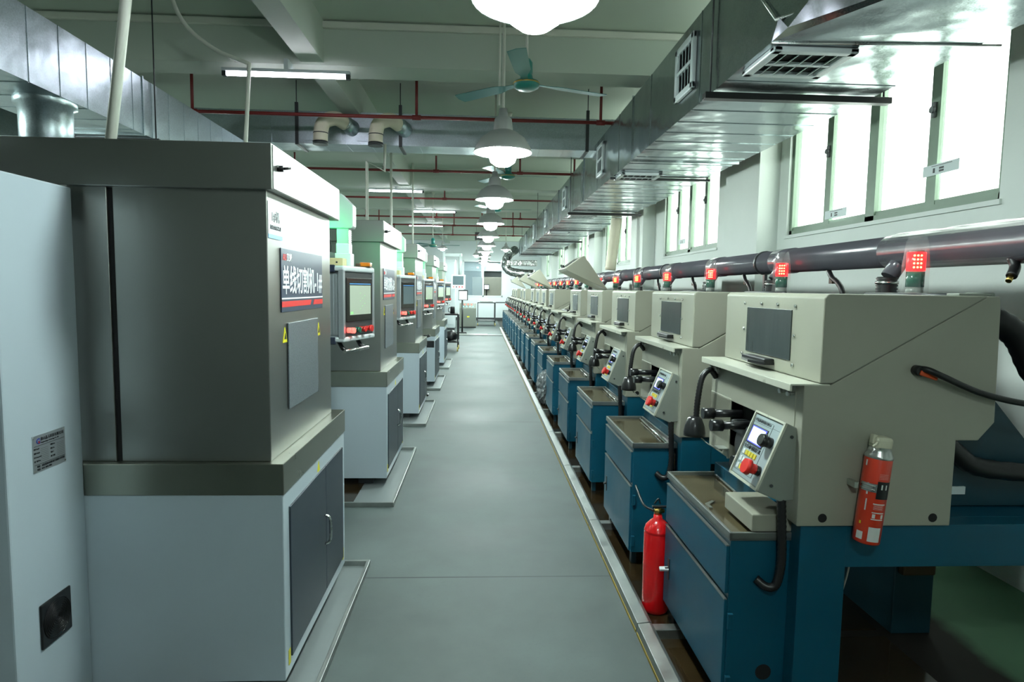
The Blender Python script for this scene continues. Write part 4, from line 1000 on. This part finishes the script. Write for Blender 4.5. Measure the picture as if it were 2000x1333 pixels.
for k in range(1, NR): dup(t1, t1.location + Vector((0, PITCH * k, 0)), 'thin black hose with valve below the grey pipe, %s from the camera' % NUM[k])
t1a = thing('valve_hose', 'short black hose end with brass nozzle at the right edge under the pipe', 'hose', (2.2, 2.5, 1.7))
b = NB(); tube(b, curve([(2.2, 2.5, 1.76), (2.2, 2.48, 1.72), (2.17, 2.46, 1.68)], 5), .02, 10); obj('tube', b, 'rubber', t1a)
b = NB(); cyl(b, (2.172, 2.462, 1.682), (2.15, 2.45, 1.66), .011, seg=12); obj('nozzle', b, 'brass', t1a)

# ------------------------------------------------------------------ extinguishers, block, sheet
x, y = .885, 2.955
t = thing('fire_extinguisher', 'tall bright red fire extinguisher standing between the first two blue cabinets', 'fire extinguisher', (x, y, .05))
b = NB(); lathe(b, [(0, 0), (.058, 0), (.064, .008), (.065, .02), (.065, .40), (.063, .405), (.066, .41), (.063, .416), (.058, .435), (.035, .46), (.022, .47), (.02, .49), (0, .492)], (x, y, .007), close=True); obj('cylinder', b, 'red', t)
b = NB(); cyl(b, (x, y, .495), (x, y, .53), .018, seg=16); cyl(b, (x - .02, y, .515), (x + .03, y, .515), .01, seg=10); obj('valve', b, 'brass', t)
b = NB(); box(b, x - .03, x + .055, y - .01, y + .01, .532, .54, .002); tube(b, curve([(x - .02, y, .55), (x, y, .575), (x + .01, y, .55)], 6), .004, 6); obj('lever', b, 'black', t)
b = NB(); tube(b, curve([(x - .02, y, .515), (x - .06, y + .05, .53), (x - .05, y + .25, .56)], 6), .006, 8); obj('hose', b, 'black', t)
# aerosol can strapped on the first machine
t = thing('aerosol_extinguisher', 'small red aerosol fire extinguisher strapped to the side of the nearest machine', 'fire extinguisher', (1.36, P0 - .05, .75))
ax = Vector((.018, 0, .37)).normalized(); base = Vector((1.330, P0 - .047, .748))
def can(bm, prof, seg=28):
    lathe(bm, prof, (0, 0, 0), seg, close=True)
    a = math.atan2(ax.x, ax.z); bmesh.ops.rotate(bm, verts=bm.verts, cent=(0, 0, 0), matrix=Matrix.Rotation(a * 1.9, 3, 'Y')); bmesh.ops.translate(bm, verts=bm.verts, vec=base); return bm
b = NB(); can(b, [(0, .004), (.041, .004), (.043, .008), (.043, .30), (.041, .305), (0, .306)]); body = obj('can_body', b, 'can_red', t)
b = NB(); can(b, [(.0425, 0), (.0445, .002), (.0445, .008), (.043, .01)]); can(b, [(.0435, .298), (.0445, .301), (.043, .308), (.036, .322), (.033, .335), (0, .336)]); obj('metal_rim', b, 'steel_bright', t)
b = NB(); box(b, -.03, .03, -.026, .026, .325, .372, .012, 3); box(b, -.036, -.02, -.01, .01, .345, .376, .003); can_m = Matrix.Rotation(math.atan2(ax.x, ax.z) * 1.9, 3, 'Y'); bmesh.ops.rotate(b, verts=b.verts, cent=(0, 0, 0), matrix=can_m); bmesh.ops.translate(b, verts=b.verts, vec=base); obj('nozzle_cap', b, 'nozzle', t)
b = NB(); tube(b, [(-.026, -.022, .355), (-.036, -.026, .345), (-.042, -.024, .338)], .004, 6); bmesh.ops.rotate(b, verts=b.verts, cent=(0, 0, 0), matrix=can_m); bmesh.ops.translate(b, verts=b.verts, vec=base); obj('trigger', b, 'nozzle', t)
def can_patch(bm, a0, a1, z0, z1, r=.0436):
    n = max(2, int((a1 - a0) / .12)); vs = []
    for i in range(n + 1):
        a = a0 + (a1 - a0) * i / n
        for z in (z0, z1):
            for rr in (r, r - .002): vs.append(bm.verts.new(base + can_m @ Vector((rr * math.cos(a), rr * math.sin(a), z))))
    for i in range(n):
        q = i * 4; bm.faces.new((vs[q], vs[q + 4], vs[q + 6], vs[q + 2]))
A0 = -PI / 2 - .55  # faces the camera side (-Y)
b = NB(); can_patch(b, A0 + .15, A0 + 1.15, .165, .225, .0455); obj('black_gauge_label', b, 'label_black', body)
b = NB(); can_patch(b, A0 - .0, A0 + .95, .016, .066)
for z in (.145, .115, .092): can_patch(b, A0 + .05, A0 + 1.0, z, z + .0035)
for a in (.1, .75): can_patch(b, A0 + a, A0 + a + .22, .098, .112)
can_patch(b, A0 - .85, A0 - .35, .018, .045); can_patch(b, A0 + .42, A0 + .53, .198, .215, .0459); can_patch(b, A0 + .75, A0 + .86, .198, .215, .0459)
for q in range(5): can_patch(b, A0 + .1, A0 + .85 - .05 * (q % 2), .128 + q * .0035, .1288 + q * .0035)
for q in range(4): can_patch(b, A0 + .2, A0 + .95, .234 + q * .005, .2346 + q * .005)
obj('white_print', b, 'can_white', body)
b = NB(); can_patch(b, A0 - .55, A0 - .42, .175, .215); can_patch(b, A0 - .5, A0 - .4, .12, .16)
can_patch(b, A0 - .95, A0 - .8, .27, .29); obj('side_lettering', b, 'can_white', body)
b = NB(); can_patch(b, A0 - .75, A0 - .6, .07, .08); obj('yellow_mark', b, 'yellow', body)
b = NB()
pts = [base + can_m @ Vector((.0465 * math.cos(a * PI / 12), .0465 * math.sin(a * PI / 12), .2)) for a in range(16, 11, -1)]
for z in (.193, .207): tube(b, [p + can_m @ Vector((0, 0, z - .2)) for p in pts], .003, 6)
can_patch(b, PI, 2 * PI + A0 + .15, .186, .214, .046); box(b, base.x + .045, base.x + .07, P0 - .02, P0 + 0.0, base.z + .19, base.z + .215, .003); box(b, base.x - .05, base.x - .035, P0 - .045, P0, base.z + .19, base.z + .21)
obj('strap', b, 'steel_bright', t)
# block on the first tray
b = NB(); box(b, .985, 1.135, 2.135, 2.39, .7365, .80, .004); tag(obj('plaster_block', b, 'beige'), 'flat beige metal block lying on the tray of the nearest blue cabinet', 'block')
b = NB(); prism(b, [(.935, 2.42), (.95, 2.42), (.95, 2.46), (.99, 2.50), (.98, 2.51), (.935, 2.47)], 'z', .7185, .724); tag(obj('steel_clip', b, 'steel_bright'), 'small bright steel clip lying in the tray of the nearest blue cabinet', 'clip')
b = NB(); box(b, -.03, .03, -.01, .01, -.006, .006, .002); bmesh.ops.rotate(b, verts=b.verts, cent=(0, 0, 0), matrix=Matrix.Rotation(.5, 3, 'X')); bmesh.ops.translate(b, verts=b.verts, vec=(.885, 2.80, .29)); 
obj('latch_tab', b, 'white_print', c0, 'white latch tab')
# crumpled plastic sheet between cabinets
b = NB(); bmesh.ops.create_icosphere(b, subdivisions=4, radius=1); random.seed(5)
for v in b.verts: v.co = Vector((v.co.x * .12, v.co.y * .2, max(-.9, v.co.z) * .24)) * random.uniform(.82, 1.12) + Vector((.90, 8.5, .24))
tag(obj('plastic_sheet', b, 'tarp'), 'crumpled grey plastic sheet stuffed between two blue cabinets', 'plastic sheet')

# paper strips on the windows
for i, (yy, zz, l) in enumerate(((3.98, 2.42, 'white paper strip taped across the nearest window, right one'), (5.17, 2.27, 'white paper strip taped across the nearest window, left one'), (9.2, 2.33, 'white paper strip taped on the second window'))):
    t = thing('paper_strip', l, 'paper label', (XR, yy, zz), 'paper strips on the windows')
    p = obj('sheet', box(NB(), XR + .02, XR + .022, yy - .16, yy + .16, zz - .035, zz + .035), 'paper', t)
    b = NB(); box(b, XR + .018, XR + .02, yy - .03, yy + .01, zz - .02, zz - .008); box(b, XR + .018, XR + .02, yy - .03, yy + .01, zz - .002, zz + .01); box(b, XR + .018, XR + .02, yy + .05, yy + .065, zz - .02, zz + .01)
    box(b, XR + .018, XR + .02, yy - .1, yy + .08, zz + .022, zz + .025); obj('printed_mark', b, 'black_print', p)

# ------------------------------------------------------------------ things farther down the aisle
t = thing('floor_stand', 'slim black floor stand beside the third wire saw', 'stand', (-.80, 9.15, 0))
b = NB(); box(b, -.86, -.76, 9.1, 9.2, 0.0, .03, .01); box(b, -.835, -.79, 9.13, 9.17, .03, .9, .004); st = obj('post', b, 'black', t)
b = NB(); box(b, -.83, -.68, 9.1, 9.16, .72, .82, .006); obj('holder', b, 'black_plastic', t)
b = NB(); tube(b, [(-.84, 9.12, .86), (-.74, 9.1, .9)], .02, 10); obj('clamp', b, 'black_plastic', t)

t = thing('tall_cabinet', 'tall white cabinet standing beyond the left row of wire saws', 'cabinet', (-1.2, 23.8, 0))
b = NB(); box(b, -1.75, -.98, 23.6, 24.3, .08, 2.65, .01); obj('cabinet_body', b, 'pale_plastic', t)
obj('plinth', box(NB(), -1.72, -1.0, 23.63, 24.27, 0, .08), 'dark_grey', t)
obj('door', box(NB(), -1.4, -1.02, 23.585, 23.6, .2, 2.55, .004), 'pale_plastic', t)
t = thing('monitor_arm', 'grey monitor on a bent overhead arm beside the tall white cabinet', 'monitor', (-.8, 22, 1.5))
b = NB(); box(b, -1.05, -.56, 22.0, 22.1, 1.56, 2.05, .01); h = obj('monitor_housing', b, 'pale_plastic', t)
obj('screen', box(NB(), -1.0, -.62, 21.99, 22.0, 1.70, 2.01, .002), 'screen_off', h)
for k, m in enumerate(('red_lamp', 'dark_grey', 'red_button', 'red_button')): b = NB(); cyl(b, (-.97 + k * .1, 21.98, 1.63), (-.97 + k * .1, 22.0, 1.63), .025, seg=12); obj('push_button', b, m, t)
b = NB(); cyl(b, (-.75, 22.05, 2.05), (-.75, 22.05, 2.75), .06, seg=14); box(b, -1.3, -.69, 22.0, 22.1, 2.68, 2.8, .02); obj('arm', b, 'column_grey', t)
b = NB(); box(b, -1.36, -1.28, 21.98, 22.12, 0, 2.85, .01); obj('arm_post', b, 'column_grey', t)
t = thing('clipboard', 'white paper on a dark clipboard hanging under the far monitor', 'clipboard', (-.65, 22, 1.4))
obj('board', box(NB(), -.80, -.47, 22.02, 22.05, 1.16, 1.52, .01), 'black', t); obj('paper', box(NB(), -.78, -.5, 22.0, 22.02, 1.18, 1.48), 'paper', t)
b = NB(); cyl(b, (-.66, 22.04, 0), (-.66, 22.04, 1.2), .03); box(b, -.85, -.5, 21.9, 22.2, 0, .04, .01); obj('stand_pole', b, 'black', t)

def cart(x0, x1, y0, y1, zt, zs, label, frame, name='trolley'):
    t = thing(name, label, 'trolley', ((x0 + x1) / 2, (y0 + y1) / 2, 0))
    b = NB(); box(b, x0, x1, y0, y1, zt - .04, zt, .006); obj('top_shelf', b, frame, t)
    b = NB(); box(b, x0, x1, y0, y1, zs, zs + .03, .004); obj('lower_shelf', b, frame, t)
    for x in (x0 + .02, x1 - .02):
        for y in (y0 + .02, y1 - .02):
            b = NB(); box(b, x - .016, x + .016, y - .016, y + .016, zs, zt - .02); box(b, x - .012, x + .012, y - .012, y + .012, .09, zs); obj('leg', b, frame, t)
            b = NB(); cyl(b, (x - .014, y, .055), (x + .014, y, .055), .055, seg=18); obj('wheel', b, 'yellow_wheel', t)
    return t
cart(-.98, -.56, 15.6, 16.3, .95, .22, 'black steel trolley with yellow wheels left of the aisle', 'black')
t = thing('pitcher', 'black plastic pitcher standing on the black trolley', 'pitcher', (-.72, 15.8, .95))
b = NB(); lathe(b, [(0, 0), (.06, 0), (.055, .15), (.05, .17), (0, .171)], (-.72, 15.8, .951), close=True); obj('pitcher_body', b, 'black_plastic', t)
b = NB(); tube(b, curve([(-.77, 15.8, 1.09), (-.82, 15.8, 1.08), (-.82, 15.8, 1.0), (-.775, 15.8, .98)], 5), .009, 8); obj('handle', b, 'black_plastic', t)
b = NB(); bmesh.ops.create_icosphere(b, subdivisions=3, radius=1); random.seed(9)
for v in b.verts: v.co = Vector((v.co.x * .17, v.co.y * .2, max(-.6, v.co.z) * .16)) * random.uniform(.9, 1.1) + Vector((-.77, 15.9, .36))
tag(obj('rubbish_bag', b, 'bag', smooth=True), 'black bag lying on the lower shelf of the black trolley', 'bag')
t = thing('green_bin', 'pale green plastic box hung on the left side of the black trolley', 'box', (-1.05, 15.7, .8))
b = NB(); box(b, -1.12, -.99, 15.55, 15.75, .74, .93, .01); box(b, -1.13, -.98, 15.54, 15.76, .92, .935, .004); obj('bin_body', b, 'cream_box', t)

t = thing('control_cabinet', 'grey floor cabinet with rows of red and green lamps', 'cabinet', (-.5, 25.2, 0))
b = NB(); prism(b, [(25.0, .04), (25.0, .78), (25.12, .98), (25.5, .98), (25.5, .04)], 'x', -.86, -.2, .006); obj('cabinet_body', b, 'grey_cabinet', t)
obj('foot_frame', box(NB(), -.84, -.2, 25.02, 25.5, 0, .04), 'black', t)
for k in range(3): b = NB(); bmesh.ops.create_uvsphere(b, u_segments=10, v_segments=8, radius=.028, matrix=Matrix.Translation((-.66 + k * .14, 25.09, .935))); obj('red_indicator', b, 'red_lamp', t)
for k in range(4): b = NB(); bmesh.ops.create_uvsphere(b, u_segments=10, v_segments=8, radius=.028, matrix=Matrix.Translation((-.71 + k * .13, 25.04, .85))); obj('green_indicator', b, 'cyan_lamp', t)
obj('warning_label', box(NB(), -.56, -.46, 24.997, 25.0, .42, .47), 'yellow', t)
t = cart(-.16, .62, 26.4, 27.2, 1.0, .2, 'dark trolley with grey tray top in front of the far white wall', 'dark_grey')
b = NB(); box(b, -.05, .5, 26.45, 27.1, 1.0, 1.06, .01); box(b, -.02, .47, 26.5, 27.05, 1.06, 1.07); tag(obj('steel_tray', b, 'rim_steel'), 'flat grey steel tray lying on the far trolley', 'tray')
# white low wall panels behind, grey drain grating at the end of the aisle
t = thing('drain_grating', 'pale steel drain grating across the end of the aisle floor', 'grating', (-.2, 21.2, 0))
b = NB(); box(b, -1.1, .78, 20.9, 21.02, .0, .03, .003); obj('front_bar', b, 'rim_steel', t)
b = NB()
for k in range(30): box(b, -1.1 + k * .045, -1.08 + k * .045, 21.05, 21.6, .0, .02)
obj('grate', b, 'rim_steel', t)
# next room seen through the opening
t = thing('packing_machine', 'large pale machine in the room beyond the far opening', 'machine', (.6, 34, 0))
b = NB(); box(b, -.5, 1.8, 34, 36, 0, 2.2, .02); box(b, .2, 1.6, 33.2, 34, 0, 1.0, .02); obj('machine_body', b, 'beige', t)
b = NB(); box(b, .14, .42, 33.15, 33.2, 1.5, 1.8, .01); p = obj('panel_housing', b, 'black', t); obj('screen', box(NB(), .17, .39, 33.14, 33.15, 1.56, 1.76), 'lcd', p)
obj('panel_arm', cyl(NB(), (.28, 33.3, .99), (.28, 33.2, 1.55), .03), 'black', t)
b = NB(); box(b, -1.5, 2.4, 35.0, 35.5, 2.55, 3.0); tag(obj('ventilation_duct', b, 'galvanised'), 'galvanised air duct in the room beyond the far opening', 'air duct')
lamp(0.6, 33, 3.4, .8, 'pendant lamp in the room beyond the far opening', 'pendant lamps of the next room')
# bench and vice at the far end of the right row
t = thing('work_table', 'small grey work table at the far end of the right row', 'table', (.75, 27.5, 0))
b = NB(); box(b, .55, 1.3, 27.3, 27.9, .95, 1.0, .005); obj('tabletop', b, 'dark_grey', t)
for x in (.6, 1.25):
    for y in (27.34, 27.86): obj('leg', box(NB(), x - .02, x + .02, y - .02, y + .02, 0, .95), 'dark_grey', t)
